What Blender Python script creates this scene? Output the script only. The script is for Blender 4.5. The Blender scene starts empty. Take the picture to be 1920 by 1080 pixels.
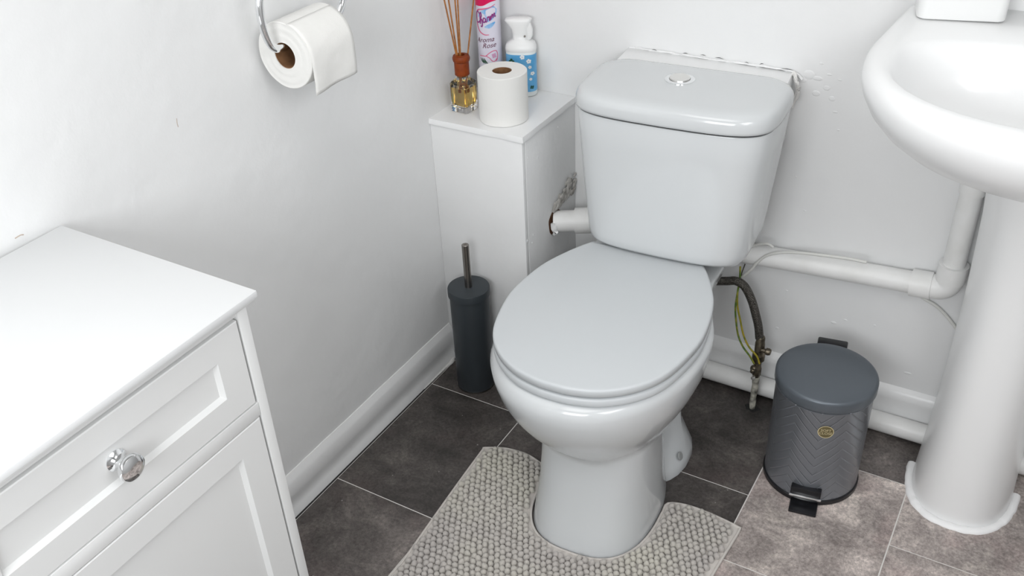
import bpy, bmesh, math, random
from mathutils import Vector, Matrix, noise

random.seed(7)
PI = math.pi
sc = bpy.context.scene
COL = sc.collection

# ------------------------------------------------------------------ camera
FPX = 1818.38
CAM = Vector((1.098, -1.711, 1.4))
R3 = [Vector((0.862677627844201, 0.5040059852041605, -0.04201520314702424)),
      Vector((0.24789228688085915, -0.4937855588901244, -0.8335017912017617)),
      Vector((-0.4408363920119118, 0.7086281032459485, -0.5509169508809558))]
cam = bpy.data.cameras.new('camera')
cam.lens = FPX / 1920 * 36.0
cam.sensor_width = 36
cam.clip_start = 0.02
camo = bpy.data.objects.new('camera', cam)
X, Y, Z = R3[0], -R3[1], -R3[2]
camo.matrix_world = Matrix(((X.x, Y.x, Z.x, CAM.x), (X.y, Y.y, Z.y, CAM.y), (X.z, Y.z, Z.z, CAM.z), (0, 0, 0, 1)))
COL.objects.link(camo)
sc.camera = camo

# ------------------------------------------------------------------ world, lights, exposure
w = bpy.data.worlds.new('world')
sc.world = w
w.use_nodes = True
w.node_tree.nodes['Background'].inputs[0].default_value = (0.85, 0.93, 1.0, 1)
w.node_tree.nodes['Background'].inputs[1].default_value = 0.3


def area(name, loc, target, size, energy, color=(1, 1, 1), size_y=None):
    l = bpy.data.lights.new(name, 'AREA')
    l.shape = 'RECTANGLE' if size_y else 'SQUARE'
    l.size = size
    if size_y:
        l.size_y = size_y
    l.energy = energy
    l.color = color
    o = bpy.data.objects.new(name, l)
    o.location = loc
    o.rotation_euler = (Vector(target) - Vector(loc)).to_track_quat('-Z', 'Y').to_euler()
    COL.objects.link(o)
    return o


area('ceiling_light', (0.6, -1.4, 2.36), (0.6, -1.2, 0.0), 0.9, 7.5, (1.0, 0.985, 0.965))
area('front_fill', (0.85, -2.38, 1.2), (0.85, -0.3, 0.2), 0.85, 23, (0.965, 0.985, 1.0), 0.9)  # added fill from the camera side, no known window behind it
area('right_fill', (1.6, -1.3, 1.4), (0.4, -0.9, 0.2), 0.7, 11.5, (0.985, 0.99, 1.0), 0.8)  # added fill from the right; that wall has no doorway

sc.view_settings.view_transform = 'Standard'
sc.view_settings.look = 'None'
sc.view_settings.gamma = 1
sc.view_settings.exposure = 0.08
sc.view_settings.use_curve_mapping = False


# ------------------------------------------------------------------ helpers
def at(px, py, axis, val):
    """point of the photograph's pixel on the plane coordinate[axis] == val"""
    a, b = (px - 960) / FPX, (py - 540) / FPX
    d = Vector([R3[0][i] * a + R3[1][i] * b + R3[2][i] for i in range(3)])
    return CAM + d * ((val - CAM[axis]) / d[axis])


def obj(name, me, mat=None, parent=None, smooth=True, angle=35):
    if isinstance(me, bmesh.types.BMesh):
        bm = me
        me = bpy.data.meshes.new(name)
        bmesh.ops.recalc_face_normals(bm, faces=bm.faces)
        bm.to_mesh(me)
        bm.free()
    if mat:
        me.materials.append(mat)
    if smooth:
        me.polygons.foreach_set('use_smooth', [True] * len(me.polygons))
        me.set_sharp_from_angle(angle=math.radians(angle))
    o = bpy.data.objects.new(name, me)
    COL.objects.link(o)
    if parent:
        o.parent = parent
    return o


def tag(o, label, cat, group=None):
    o['label'] = label
    o['category'] = cat
    if group:
        o['group'] = group
    return o


def thing(name, label, cat, loc=(0, 0, 0), rz=0, group=None):
    o = bpy.data.objects.new(name, None)
    o.empty_display_size = 0.05
    COL.objects.link(o)
    o.location = loc
    o.rotation_euler = (0, 0, rz)
    return tag(o, label, cat, group)


def struct(name, bm, mat, parent=None, **k):
    o = obj(name, bm, mat, parent, **k)
    if not parent:
        o['kind'] = 'structure'
    return o


def box(bm, x0, x1, y0, y1, z0, z1):
    vs = [bm.verts.new(p) for p in ((x0, y0, z0), (x1, y0, z0), (x1, y1, z0), (x0, y1, z0),
                                    (x0, y0, z1), (x1, y0, z1), (x1, y1, z1), (x0, y1, z1))]
    for f in ((0, 3, 2, 1), (4, 5, 6, 7), (0, 1, 5, 4), (1, 2, 6, 5), (2, 3, 7, 6), (3, 0, 4, 7)):
        bm.faces.new([vs[i] for i in f])
    return vs


def bevel(bm, w, seg=2):
    bmesh.ops.bevel(bm, geom=list(bm.edges), offset=w, segments=seg, profile=0.5, affect='EDGES', clamp_overlap=True)
    return bm


def bbox(x0, x1, y0, y1, z0, z1, w=0.0, seg=2):
    bm = bmesh.new()
    box(bm, x0, x1, y0, y1, z0, z1)
    if w:
        bevel(bm, w, seg)
    return bm


def loft(bm, rings, cap0=True, cap1=True, closed=True):
    rs = [[bm.verts.new(p) for p in r] for r in rings]
    n = len(rs[0])
    for a, b in zip(rs, rs[1:]):
        for i in range(n if closed else n - 1):
            j = (i + 1) % n
            bm.faces.new((a[i], a[j], b[j], b[i]))
    if cap0:
        bm.faces.new(rs[0][::-1])
    if cap1:
        bm.faces.new(rs[-1])
    return rs


def lathe(bm, prof, c=(0, 0, 0), n=64, axis='z', cap0=True, cap1=True):
    """prof: list of (r, h); r == 0 makes a pole"""
    def pt(r, h, t):
        a, b = r * math.cos(t), r * math.sin(t)
        if axis == 'z':
            return (c[0] + a, c[1] + b, c[2] + h)
        if axis == 'x':
            return (c[0] + h, c[1] + a, c[2] + b)
        return (c[0] + a, c[1] + h, c[2] + b)
    prev = None
    for k, (r, h) in enumerate(prof):
        if r < 1e-7:
            cur = [bm.verts.new(pt(0, h, 0))]
        else:
            cur = [bm.verts.new(pt(r, h, 2 * PI * i / n)) for i in range(n)]
        if prev:
            if len(prev) == 1 and len(cur) > 1:
                for i in range(n):
                    bm.faces.new((prev[0], cur[i], cur[(i + 1) % n]))
            elif len(cur) == 1 and len(prev) > 1:
                for i in range(n):
                    bm.faces.new((prev[i], cur[0], prev[(i + 1) % n]))
            elif len(cur) > 1:
                for i in range(n):
                    j = (i + 1) % n
                    bm.faces.new((prev[i], prev[j], cur[j], cur[i]))
        elif len(cur) > 1 and cap0:
            bm.faces.new(cur)
        prev = cur
    if len(prev) > 1 and cap1:
        bm.faces.new(prev)
    return bm


def arc(cx, cz, r, a0, a1, n=6):
    return [(cx + r * math.cos(math.radians(a0 + (a1 - a0) * i / n)), cz + r * math.sin(math.radians(a0 + (a1 - a0) * i / n)))
            for i in range(n + 1)]


def crom(pts, m=8):
    pts = [Vector(p) for p in pts]
    out = []
    P = [pts[0] * 2 - pts[1]] + pts + [pts[-1] * 2 - pts[-2]]
    for i in range(1, len(P) - 2):
        p0, p1, p2, p3 = P[i - 1:i + 3]
        for k in range(m):
            t = k / m
            out.append(0.5 * ((2 * p1) + (p2 - p0) * t + (2 * p0 - 5 * p1 + 4 * p2 - p3) * t * t + (3 * p1 - p0 - 3 * p2 + p3) * t ** 3))
    out.append(pts[-1])
    return out


def tube(bm, pts, r, n=12, m=8, smooth=True, caps=True):
    P = crom(pts, m) if smooth else [Vector(p) for p in pts]
    rr = r if callable(r) else (lambda s: r)
    t0 = (P[1] - P[0]).normalized()
    up = Vector((0, 0, 1)) if abs(t0.z) < 0.9 else Vector((1, 0, 0))
    nrm = (up - t0 * up.dot(t0)).normalized()
    rings = []
    for i, p in enumerate(P):
        t = (P[min(i + 1, len(P) - 1)] - P[max(i - 1, 0)]).normalized()
        nrm = (nrm - t * nrm.dot(t)).normalized()
        b = t.cross(nrm)
        q = rr(i / (len(P) - 1))
        rings.append([p + (nrm * math.cos(2 * PI * k / n) + b * math.sin(2 * PI * k / n)) * q for k in range(n)])
    loft(bm, rings, caps, caps)
    return bm


# ------------------------------------------------------------------ materials
def mat(name, col, rough=0.5, metal=0.0, bump=None, mottle=None, coat=0.0, spec=0.5, sheen=0.0, trans=0.0, ior=1.45):
    """bump: list of (scale, strength, distance); mottle: (scale, other colour, amount)"""
    m = bpy.data.materials.new(name)
    m.use_nodes = True
    nt = m.node_tree
    b = nt.nodes['Principled BSDF']
    b.inputs['Base Color'].default_value = (*col, 1)
    b.inputs['Roughness'].default_value = rough
    b.inputs['Metallic'].default_value = metal
    b.inputs['Coat Weight'].default_value = coat
    b.inputs['Coat Roughness'].default_value = 0.06
    b.inputs['Specular IOR Level'].default_value = spec
    b.inputs['Sheen Weight'].default_value = sheen
    b.inputs['Transmission Weight'].default_value = trans
    b.inputs['IOR'].default_value = ior
    tc = nt.nodes.new('ShaderNodeNewGeometry')
    prev = None
    for s, st, d in (bump or []):
        nz = nt.nodes.new('ShaderNodeTexNoise')
        nz.inputs['Scale'].default_value = s
        nz.inputs['Detail'].default_value = 4
        nt.links.new(tc.outputs['Position'], nz.inputs['Vector'])
        bp = nt.nodes.new('ShaderNodeBump')
        bp.inputs['Strength'].default_value = st
        bp.inputs['Distance'].default_value = d
        nt.links.new(nz.outputs['Fac'], bp.inputs['Height'])
        if prev:
            nt.links.new(prev.outputs['Normal'], bp.inputs['Normal'])
        prev = bp
    if prev:
        nt.links.new(prev.outputs['Normal'], b.inputs['Normal'])
    if mottle:
        s, c2, a = mottle
        nz = nt.nodes.new('ShaderNodeTexNoise')
        nz.inputs['Scale'].default_value = s
        nz.inputs['Detail'].default_value = 5
        nt.links.new(tc.outputs['Position'], nz.inputs['Vector'])
        mr = nt.nodes.new('ShaderNodeMapRange')
        mr.inputs['From Min'].default_value = 0.4
        mr.inputs['From Max'].default_value = 0.7
        mr.inputs['To Max'].default_value = a
        nt.links.new(nz.outputs['Fac'], mr.inputs['Value'])
        mx = nt.nodes.new('ShaderNodeMix')
        mx.data_type = 'RGBA'
        mx.inputs[6].default_value = (*col, 1)
        mx.inputs[7].default_value = (*c2, 1)
        nt.links.new(mr.outputs['Result'], mx.inputs[0])
        nt.links.new(mx.outputs[2], b.inputs['Base Color'])
    return m


WALL = mat('wall_paint', (0.83, 0.835, 0.835), 0.42, bump=[(5, 0.5, 0.012), (35, 0.25, 0.003), (240, 0.12, 0.001)])
CEIL = mat('ceiling_paint', (0.85, 0.85, 0.84), 0.7)
GLOSSW = mat('gloss_woodwork_paint', (0.87, 0.875, 0.875), 0.3, bump=[(14, 0.3, 0.004), (90, 0.15, 0.001)])
PIPEW = mat('painted_pipe', (0.87, 0.87, 0.86), 0.38, bump=[(25, 0.35, 0.003), (140, 0.15, 0.001)], mottle=(18, (0.76, 0.755, 0.73), 0.5))
CERAM = mat('white_ceramic', (0.63, 0.65, 0.66), 0.16, coat=0.4)
CERAM2 = mat('basin_ceramic', (0.87, 0.875, 0.875), 0.3, coat=0.25)
SEATM = mat('toilet_seat_plastic', (0.575, 0.60, 0.615), 0.36)
GREY = mat('charcoal_enamel', (0.036, 0.044, 0.051), 0.4)
BLACK = mat('black_plastic', (0.008, 0.008, 0.01), 0.35)
DARKGAP = mat('dark_gap', (0.02, 0.02, 0.02), 0.8)
CHROME = mat('chrome', (0.85, 0.86, 0.87), 0.08, 1.0)
STEEL = mat('brushed_steel', (0.30, 0.28, 0.26), 0.28, 1.0, bump=[(300, 0.1, 0.0005)])
BUTTON = mat('satin_button', (0.78, 0.77, 0.75), 0.3, 0.85)
PAPER = mat('tissue_paper', (0.83, 0.825, 0.80), 0.85, bump=[(60, 0.3, 0.002), (400, 0.3, 0.0008)])
CARD = mat('brown_cardboard', (0.24, 0.12, 0.055), 0.85, mottle=(60, (0.13, 0.06, 0.025), 0.8))
CABM = mat('cabinet_white', (0.70, 0.705, 0.70), 0.36)
CABTOP = mat('cabinet_top_white', (0.73, 0.74, 0.745), 0.42)
SEALANT = mat('white_sealant', (0.91, 0.91, 0.91), 0.5, bump=[(60, 0.6, 0.004), (300, 0.2, 0.001)])
FILLER = mat('flaky_filler', (0.82, 0.81, 0.79), 0.7, bump=[(70, 0.8, 0.006), (250, 0.4, 0.002)])
FILLERD = mat('dirty_filler', (0.62, 0.60, 0.57), 0.9, bump=[(120, 0.8, 0.004)], mottle=(80, (0.22, 0.20, 0.17), 0.7))
CAPM = mat('grey_cap_plastic', (0.36, 0.37, 0.37), 0.5)
GLASS = mat('clear_glass', (1, 1, 1), 0.02, trans=1.0, ior=1.48)
LIQUID = mat('amber_liquid', (0.95, 0.68, 0.22), 0.02, trans=1.0, ior=1.36)
WOOD = mat('orange_brown_wood', (0.25, 0.045, 0.006), 0.45, mottle=(70, (0.13, 0.022, 0.004), 0.8), spec=0.3)
REED = mat('reed_wood', (0.42, 0.17, 0.045), 0.7, mottle=(120, (0.22, 0.08, 0.02), 0.8))
CANW = mat('can_white', (0.72, 0.70, 0.80), 0.3)
PINK = mat('can_pink', (0.70, 0.005, 0.10), 0.3)
PINKL = mat('can_rose_line', (0.75, 0.12, 0.25), 0.4)
PURPLE = mat('can_purple_ink', (0.28, 0.03, 0.22), 0.4)
DKINK = mat('can_dark_ink', (0.16, 0.04, 0.08), 0.4)
BLUEL = mat('can_sky_blue', (0.13, 0.40, 0.78), 0.4, mottle=(70, (0.50, 0.68, 0.88), 0.9))
WPLAST = mat('white_plastic', (0.84, 0.845, 0.84), 0.3)
LBLUE = mat('blue_label', (0.09, 0.36, 0.66), 0.35, mottle=(35, (0.20, 0.50, 0.78), 0.7))
LGREEN = mat('leaf_green', (0.01, 0.07, 0.03), 0.4)
LWHITE = mat('label_white', (0.75, 0.80, 0.80), 0.4)
GOLD = mat('gold_print', (0.75, 0.66, 0.40), 0.35, 0.3)
GOLDD = mat('badge_dark_gold', (0.16, 0.13, 0.06), 0.35, 0.3)
BRASS = mat('tarnished_valve_metal', (0.22, 0.19, 0.14), 0.38, 0.9, bump=[(200, 0.4, 0.001)], mottle=(90, (0.07, 0.06, 0.05), 0.9))
FLAKE = mat('flaking_pipe_paint', (0.62, 0.60, 0.52), 0.7, bump=[(120, 0.8, 0.003)], mottle=(55, (0.02, 0.02, 0.018), 1.0))
CABLE = mat('white_cable', (0.72, 0.72, 0.69), 0.45)
CABLEY = mat('earth_wire_yellow', (0.42, 0.33, 0.03), 0.45, mottle=(70, (0.10, 0.16, 0.02), 0.9))
CABLEG = mat('earth_wire_green', (0.09, 0.17, 0.03), 0.45, mottle=(80, (0.40, 0.34, 0.04), 0.9))
RUST = mat('bare_brick_hole', (0.10, 0.045, 0.02), 0.9)


def braided():
    m = mat('braided_hose', (0.13, 0.12, 0.105), 0.4, 0.85)
    nt = m.node_tree
    g = nt.nodes.new('ShaderNodeNewGeometry')
    vo = nt.nodes.new('ShaderNodeTexVoronoi')
    vo.inputs['Scale'].default_value = 650
    nt.links.new(g.outputs['Position'], vo.inputs['Vector'])
    bp = nt.nodes.new('ShaderNodeBump')
    bp.inputs['Strength'].default_value = 0.9
    bp.inputs['Distance'].default_value = 0.001
    nt.links.new(vo.outputs['Distance'], bp.inputs['Height'])
    nt.links.new(bp.outputs['Normal'], nt.nodes['Principled BSDF'].inputs['Normal'])
    cr = nt.nodes.new('ShaderNodeValToRGB')
    cr.color_ramp.elements[0].color = (0.24, 0.225, 0.20, 1)
    cr.color_ramp.elements[1].color = (0.07, 0.065, 0.058, 1)
    cr.color_ramp.elements[0].position = 0.15
    cr.color_ramp.elements[1].position = 0.6
    nt.links.new(vo.outputs['Distance'], cr.inputs['Fac'])
    nt.links.new(cr.outputs['Color'], nt.nodes['Principled BSDF'].inputs['Base Color'])
    return m


def tile_mat(name='slate_effect_vinyl', g=1.0):
    m = mat(name, (0.1, 0.09, 0.085), 0.42)
    nt = m.node_tree
    b = nt.nodes['Principled BSDF']
    gg = nt.nodes.new('ShaderNodeNewGeometry')
    oi = nt.nodes.new('ShaderNodeObjectInfo')
    va = nt.nodes.new('ShaderNodeVectorMath')
    va.operation = 'MULTIPLY_ADD'
    va.inputs[1].default_value = (1, 1, 1)
    sc3 = nt.nodes.new('ShaderNodeVectorMath')
    sc3.operation = 'SCALE'
    sc3.inputs['Scale'].default_value = 9.0
    sc3.inputs[0].default_value = (1, 1, 1)
    nt.links.new(oi.outputs['Random'], sc3.inputs['Scale'])
    sc4 = nt.nodes.new('ShaderNodeVectorMath')
    sc4.operation = 'SCALE'
    sc4.inputs['Scale'].default_value = 11.0
    nt.links.new(sc3.outputs[0], sc4.inputs[0])
    nt.links.new(gg.outputs['Position'], va.inputs[0])
    nt.links.new(sc4.outputs[0], va.inputs[2])

    def nz(s, d, rough=0.6, dist=0.0):
        n = nt.nodes.new('ShaderNodeTexNoise')
        n.inputs['Scale'].default_value = s
        n.inputs['Detail'].default_value = d
        n.inputs['Roughness'].default_value = rough
        n.inputs['Distortion'].default_value = dist
        nt.links.new(va.outputs[0], n.inputs['Vector'])
        return n
    a = nz(11, 12, 0.78, 0.6)
    cr = nt.nodes.new('ShaderNodeValToRGB')
    e = cr.color_ramp.elements
    e[0].position = 0.36
    e[0].color = (0.045 * g, 0.039 * g, 0.0365 * g, 1)
    e[1].position = 0.68
    e[1].color = (0.128 * g, 0.114 * g, 0.104 * g, 1)
    x = e.new(0.52)
    x.color = (0.074 * g, 0.065 * g, 0.061 * g, 1)
    nt.links.new(a.outputs['Fac'], cr.inputs['Fac'])
    # reddish blotches
    rd = nz(7, 4)
    mr = nt.nodes.new('ShaderNodeMapRange')
    mr.inputs['From Min'].default_value = 0.55
    mr.inputs['From Max'].default_value = 0.72
    mr.inputs['To Max'].default_value = 0.5
    nt.links.new(rd.outputs['Fac'], mr.inputs['Value'])
    mx = nt.nodes.new('ShaderNodeMix')
    mx.data_type = 'RGBA'
    mx.inputs[7].default_value = (0.085 * g, 0.065 * g, 0.062 * g, 1)
    nt.links.new(mr.outputs['Result'], mx.inputs[0])
    nt.links.new(cr.outputs['Color'], mx.inputs[6])
    # fine grain
    f = nz(170, 6, 0.75)
    mr2 = nt.nodes.new('ShaderNodeMapRange')
    mr2.inputs['From Min'].default_value = 0.3
    mr2.inputs['From Max'].default_value = 0.7
    mr2.inputs['To Min'].default_value = 0.55
    mr2.inputs['To Max'].default_value = 1.5
    nt.links.new(f.outputs['Fac'], mr2.inputs['Value'])
    vm = nt.nodes.new('ShaderNodeVectorMath')
    vm.operation = 'SCALE'
    nt.links.new(mx.outputs[2], vm.inputs[0])
    nt.links.new(mr2.outputs['Result'], vm.inputs['Scale'])
    lo = nz(4.5, 3, 0.5, 0.8)
    mr3 = nt.nodes.new('ShaderNodeMapRange')
    mr3.inputs['From Min'].default_value = 0.35
    mr3.inputs['From Max'].default_value = 0.65
    mr3.inputs['To Min'].default_value = 0.55
    mr3.inputs['To Max'].default_value = 1.25
    nt.links.new(lo.outputs['Fac'], mr3.inputs['Value'])
    vm0 = vm
    vm = nt.nodes.new('ShaderNodeVectorMath')
    vm.operation = 'SCALE'
    nt.links.new(vm0.outputs[0], vm.inputs[0])
    nt.links.new(mr3.outputs['Result'], vm.inputs['Scale'])
    # tiny pale specks of dust
    vo = nt.nodes.new('ShaderNodeTexVoronoi')
    vo.inputs['Scale'].default_value = 26
    nt.links.new(va.outputs[0], vo.inputs['Vector'])
    lt = nt.nodes.new('ShaderNodeMath')
    lt.operation = 'LESS_THAN'
    lt.inputs[1].default_value = 0.04
    nt.links.new(vo.outputs['Distance'], lt.inputs[0])
    ml = nt.nodes.new('ShaderNodeMath')
    ml.operation = 'MULTIPLY'
    ml.inputs[1].default_value = 0.5
    nt.links.new(lt.outputs[0], ml.inputs[0])
    mx2 = nt.nodes.new('ShaderNodeMix')
    mx2.data_type = 'RGBA'
    mx2.inputs[7].default_value = (0.5, 0.48, 0.46, 1)
    nt.links.new(ml.outputs[0], mx2.inputs[0])
    nt.links.new(vm.outputs[0], mx2.inputs[6])
    nt.links.new(mx2.outputs[2], b.inputs['Base Color'])
    bp = nt.nodes.new('ShaderNodeBump')
    bp.inputs['Strength'].default_value = 0.35
    bp.inputs['Distance'].default_value = 0.001
    nt.links.new(f.outputs['Fac'], bp.inputs['Height'])
    nt.links.new(bp.outputs['Normal'], b.inputs['Normal'])
    return m


def chevron_mat(cx, cy, r):
    m = mat('chevron_embossed_grey', (0.235, 0.25, 0.275), 0.28, 0.55)
    nt = m.node_tree
    b = nt.nodes['Principled BSDF']
    tc = nt.nodes.new('ShaderNodeTexCoord')
    sp = nt.nodes.new('ShaderNodeSeparateXYZ')
    nt.links.new(tc.outputs['Object'], sp.inputs[0])

    def M(op, a, bb=None, c=None):
        n = nt.nodes.new('ShaderNodeMath')
        n.operation = op
        for i, v in enumerate((a, bb, c)):
            if v is None:
                continue
            if isinstance(v, (int, float)):
                n.inputs[i].default_value = v
            else:
                nt.links.new(v, n.inputs[i])
        return n.outputs[0]
    ang = M('ARCTAN2', sp.outputs['X'], M('MULTIPLY', sp.outputs['Y'], -1.0))
    s = M('MULTIPLY', ang, r)
    s = M('ADD', s, 0.94 - 0.006)
    pp = M('PINGPONG', s, 0.047)
    v = M('ADD', sp.outputs['Z'], M('MULTIPLY', pp, -1.0))
    band = M('FRACT', M('MULTIPLY', M('ADD', v, 1.0), 1 / 0.0215))
    d = M('ABSOLUTE', M('SUBTRACT', band, 0.5))
    ln = M('SMOOTH_MIN', M('MULTIPLY', M('SUBTRACT', 0.5, d), 9.0), 1.0, 0.2)
    bp = nt.nodes.new('ShaderNodeBump')
    bp.inputs['Strength'].default_value = 0.5
    bp.inputs['Distance'].default_value = 0.0012
    nt.links.new(ln, bp.inputs['Height'])
    nt.links.new(bp.outputs['Normal'], b.inputs['Normal'])
    return m


def mat_fabric():
    m = mat('chenille_grey', (0.47, 0.44, 0.415), 0.95, sheen=0.4, bump=[(700, 0.7, 0.0015)], mottle=(5, (0.58, 0.56, 0.48), 0.9))
    return m


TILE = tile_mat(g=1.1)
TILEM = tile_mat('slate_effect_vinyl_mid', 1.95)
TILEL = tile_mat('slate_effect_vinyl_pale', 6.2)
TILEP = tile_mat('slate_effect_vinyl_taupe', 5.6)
BRAID = braided()
MATF = mat_fabric()
MATE = mat('mat_woven_edge', (0.60, 0.565, 0.53), 0.95, bump=[(500, 0.6, 0.001)])
GROUT = mat('pale_joint', (0.75, 0.73, 0.70), 0.7)
BINLID = mat('bin_lid_grey', (0.12, 0.138, 0.158), 0.34, 0.3)

# ------------------------------------------------------------------ room shell
XR, YF, ZC = 1.62, -2.45, 2.4
XL = -0.004
struct('wall_left', bbox(XL - 0.1, XL, YF - 0.1, 0.1, -0.05, ZC), WALL)
wb = struct('wall_back', bbox(XL, XR, 0.0, 0.1, -0.05, ZC), WALL)
UNSEEN = mat('dimmed_unseen_wall', (0.50, 0.50, 0.50), 0.6)  # out-of-view walls greyed to cut the light they bounce back
struct('wall_right', bbox(XR, XR + 0.1, YF - 0.1, 0.1, -0.05, ZC), UNSEEN)
struct('ceiling', bbox(XL - 0.1, XR + 0.1, YF - 0.1, 0.1, ZC, ZC + 0.1), CEIL)
# front wall (behind the camera) with an added, unseen window opening that lets world light in
bm = bmesh.new()
wx0, wx1, wz0, wz1 = 0.5, 1.4, 1.15, 2.05
box(bm, XL, wx0, YF - 0.1, YF, -0.05, ZC)
box(bm, wx1, XR, YF - 0.1, YF, -0.05, ZC)
box(bm, wx0, wx1, YF - 0.1, YF, -0.05, wz0)
box(bm, wx0, wx1, YF - 0.1, YF, wz1, ZC)
struct('wall_front', bm, UNSEEN)
flo = struct('floor', bbox(XL, XR, YF, 0.0, -0.06, -0.0007), GROUT)

xs = [0.013, 0.2552, 0.5085, 0.762, 1.027, 1.285, 1.545, XR]
g = 0.0012


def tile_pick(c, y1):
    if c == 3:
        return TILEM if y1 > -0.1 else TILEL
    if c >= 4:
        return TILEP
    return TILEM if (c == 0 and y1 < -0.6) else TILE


for c in range(len(xs) - 1):
    ph = -0.336 if c % 2 == 0 else -0.1675
    y1 = -0.001
    y0 = ph
    while y1 > YF + 0.01:
        o = obj('tile', bbox(xs[c] + g, xs[c + 1] - g, max(y0, YF) + g, y1 - g, -0.0007, 0.0), tile_pick(c, y1), flo, smooth=False)
        y1, y0 = y0, y0 - 0.3425
bm = bmesh.new()
box(bm, 0.0, 0.0125, YF, -0.001, -0.0007, -0.0003)
obj('dark_gap_strip', bm, DARKGAP, flo, smooth=False)


def extrude_profile(bm, prof, p0, p1, out):
    """prof [(outward, z)] swept from p0 to p1 (2D floor points), out = outward unit vector; slightly wavy paint edge"""
    n = 40
    rings = []
    for i in range(n + 1):
        t = i / n
        x = p0[0] + (p1[0] - p0[0]) * t
        y = p0[1] + (p1[1] - p0[1]) * t
        rings.append([(x + out[0] * a, y + out[1] * a, z + 0.0012 * noise.noise(Vector((x * 9, y * 9, z * 3)))) for a, z in prof])
    loft(bm, rings)


bm = bmesh.new()
extrude_profile(bm, [(-0.002, -0.002), (0.0125, -0.002), (0.0125, 0.003), (0.0075, 0.015), (0.0055, 0.022), (0.0065, 0.034), (0.0095, 0.046), (0.0105, 0.052), (0.0105, 0.078), (0.0085, 0.083), (0.002, 0.096), (-0.002, 0.096)],
                (XL, -2.44), (XL, -0.2255), (1, 0))
struct('baseboard_left', bm, GLOSSW)
# ragged caulk at the floor end of the left baseboard
bm = bmesh.new()
tube(bm, [(0.004, -0.232, 0.001), (0.012, -0.25, 0.002), (0.009, -0.28, 0.001), (0.008, -0.36, 0.0005)], lambda s: 0.005 - 0.003 * s, 8, 6)
obj('floor_caulk', bm, FILLER, bpy.data.objects['baseboard_left'])
bm = bmesh.new()
extrude_profile(bm, [(-0.001, 0.0), (0.012, 0.0), (0.012, 0.072), (0.0135, 0.076), (0.0125, 0.086), (0.007, 0.096), (0.0, 0.101), (-0.001, 0.101)],
                (0.2135, 0.0), (XR, 0.0), (0, -1))
struct('baseboard_back', bm, GLOSSW)

# paint lumps, chips and cracks on the walls
lump_px = [(1563, 605, 0.006), (1585, 600, 0.004), (1457, 615, 0.004), (1566, 210, 0.005), (1572, 244, 0.003), (1492, 331, 0.003),
           (1509, 395, 0.003), (1640, 610, 0.003), (1702, 700, 0.008), (1540, 119, 0.004), (1555, 140, 0.005), (1575, 150, 0.004), (1475, 545, 0.003)]
lump_px += [(1517, 140, 0.011), (1533, 147, 0.0097), (1503, 150, 0.010), (1530, 175, 0.008), (1560, 185, 0.006), (1550, 165, 0.007)]
bm = bmesh.new()
for px, py, r in lump_px:
    p = at(px, py, 1, 0.0)
    mtx = Matrix.Translation(p) @ Matrix.Diagonal((r, 0.0009, r *  random.uniform(0.4, 0.9), 1))
    bmesh.ops.create_uvsphere(bm, u_segments=12, v_segments=6, radius=1, matrix=mtx)
obj('paint_lump', bm, WALL, wb)['kind'] = 'stuff'


def bead(path, r0, seed, n=10):
    """irregular filler bead along a path"""
    bm = bmesh.new()
    P = crom(path, 14)
    rings = []
    for i, p in enumerate(P):
        t = (P[min(i + 1, len(P) - 1)] - P[max(i - 1, 0)]).normalized()
        a = Vector((0, 0, 1)) if abs(t.z) < 0.9 else Vector((1, 0, 0))
        u = t.cross(a).normalized()
        v = t.cross(u)
        rings.append([p + (u * math.cos(2 * PI * k / n) + v * math.sin(2 * PI * k / n)) * r0 *
                      (0.75 + 0.9 * noise.noise(Vector((p.x * 60 + seed, p.z * 60, k * 0.9 + p.y * 60)))) for k in range(n)])
    loft(bm, rings)
    return bm


# packing strip between the cistern and the wall, with its flaky filler bead
pk = thing('packing_strip', 'white painted packing strip behind the cistern lid, cracked filler along the wall', 'trim', (0.515, -0.04, 0.6))
bm = bmesh.new()
vs = box(bm, 0.334 - 0.515, 0.663 - 0.515, -0.043, 0.0395, 0.0, 0.1315)
for v in bm.verts:
    if v.co.y < 0:
        if v.co.x > 0:
            v.co.x += 0.008
            v.co.y = -0.024
        else:
            v.co.x += 0.008
            v.co.y = -0.046
bevel(bm, 0.003, 2)
obj('strip', bm, GLOSSW, pk)
o = obj('filler_bead', bead([(0.336, -0.003, 0.731), (0.42, -0.003, 0.733), (0.5, -0.003, 0.732), (0.6, -0.003, 0.734), (0.664, -0.004, 0.732), (0.682, -0.004, 0.722)], 0.0026, 3), GLOSSW, pk)
o.location = (-0.515, 0.04, -0.6)
o = obj('filler_bead', bead([(0.664, -0.004, 0.732), (0.676, -0.02, 0.722), (0.678, -0.012, 0.70), (0.672, -0.006, 0.68), (0.668, -0.004, 0.665)], 0.0042, 9), FILLER, pk)
o.location = (-0.515, 0.04, -0.6)
bm = bmesh.new()
for (a, b) in (((1222, 93), (1232, 95)), ((1280, 100), (1290, 101)), ((1313, 103), (1324, 105)), ((1340, 108), (1357, 111)), ((1396, 117), (1404, 119)), ((1424, 121), (1432, 120)), ((1464, 129), (1488, 132)), ((1174, 101), (1184, 101))):
    pa = at(a[0], a[1], 1, -0.0075)
    pb = at(b[0], b[1], 1, -0.0075)
    tube(bm, [pa, (pa + pb) / 2 + Vector((0, 0, 0.001)), pb], lambda s: 0.0001 + 0.0005 * math.sin(PI * s), 6, 4)
o = obj('crack', bm, DARKGAP, pk)
o.location = (-0.515, 0.04, -0.6)
o['kind'] = 'stuff'

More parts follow.
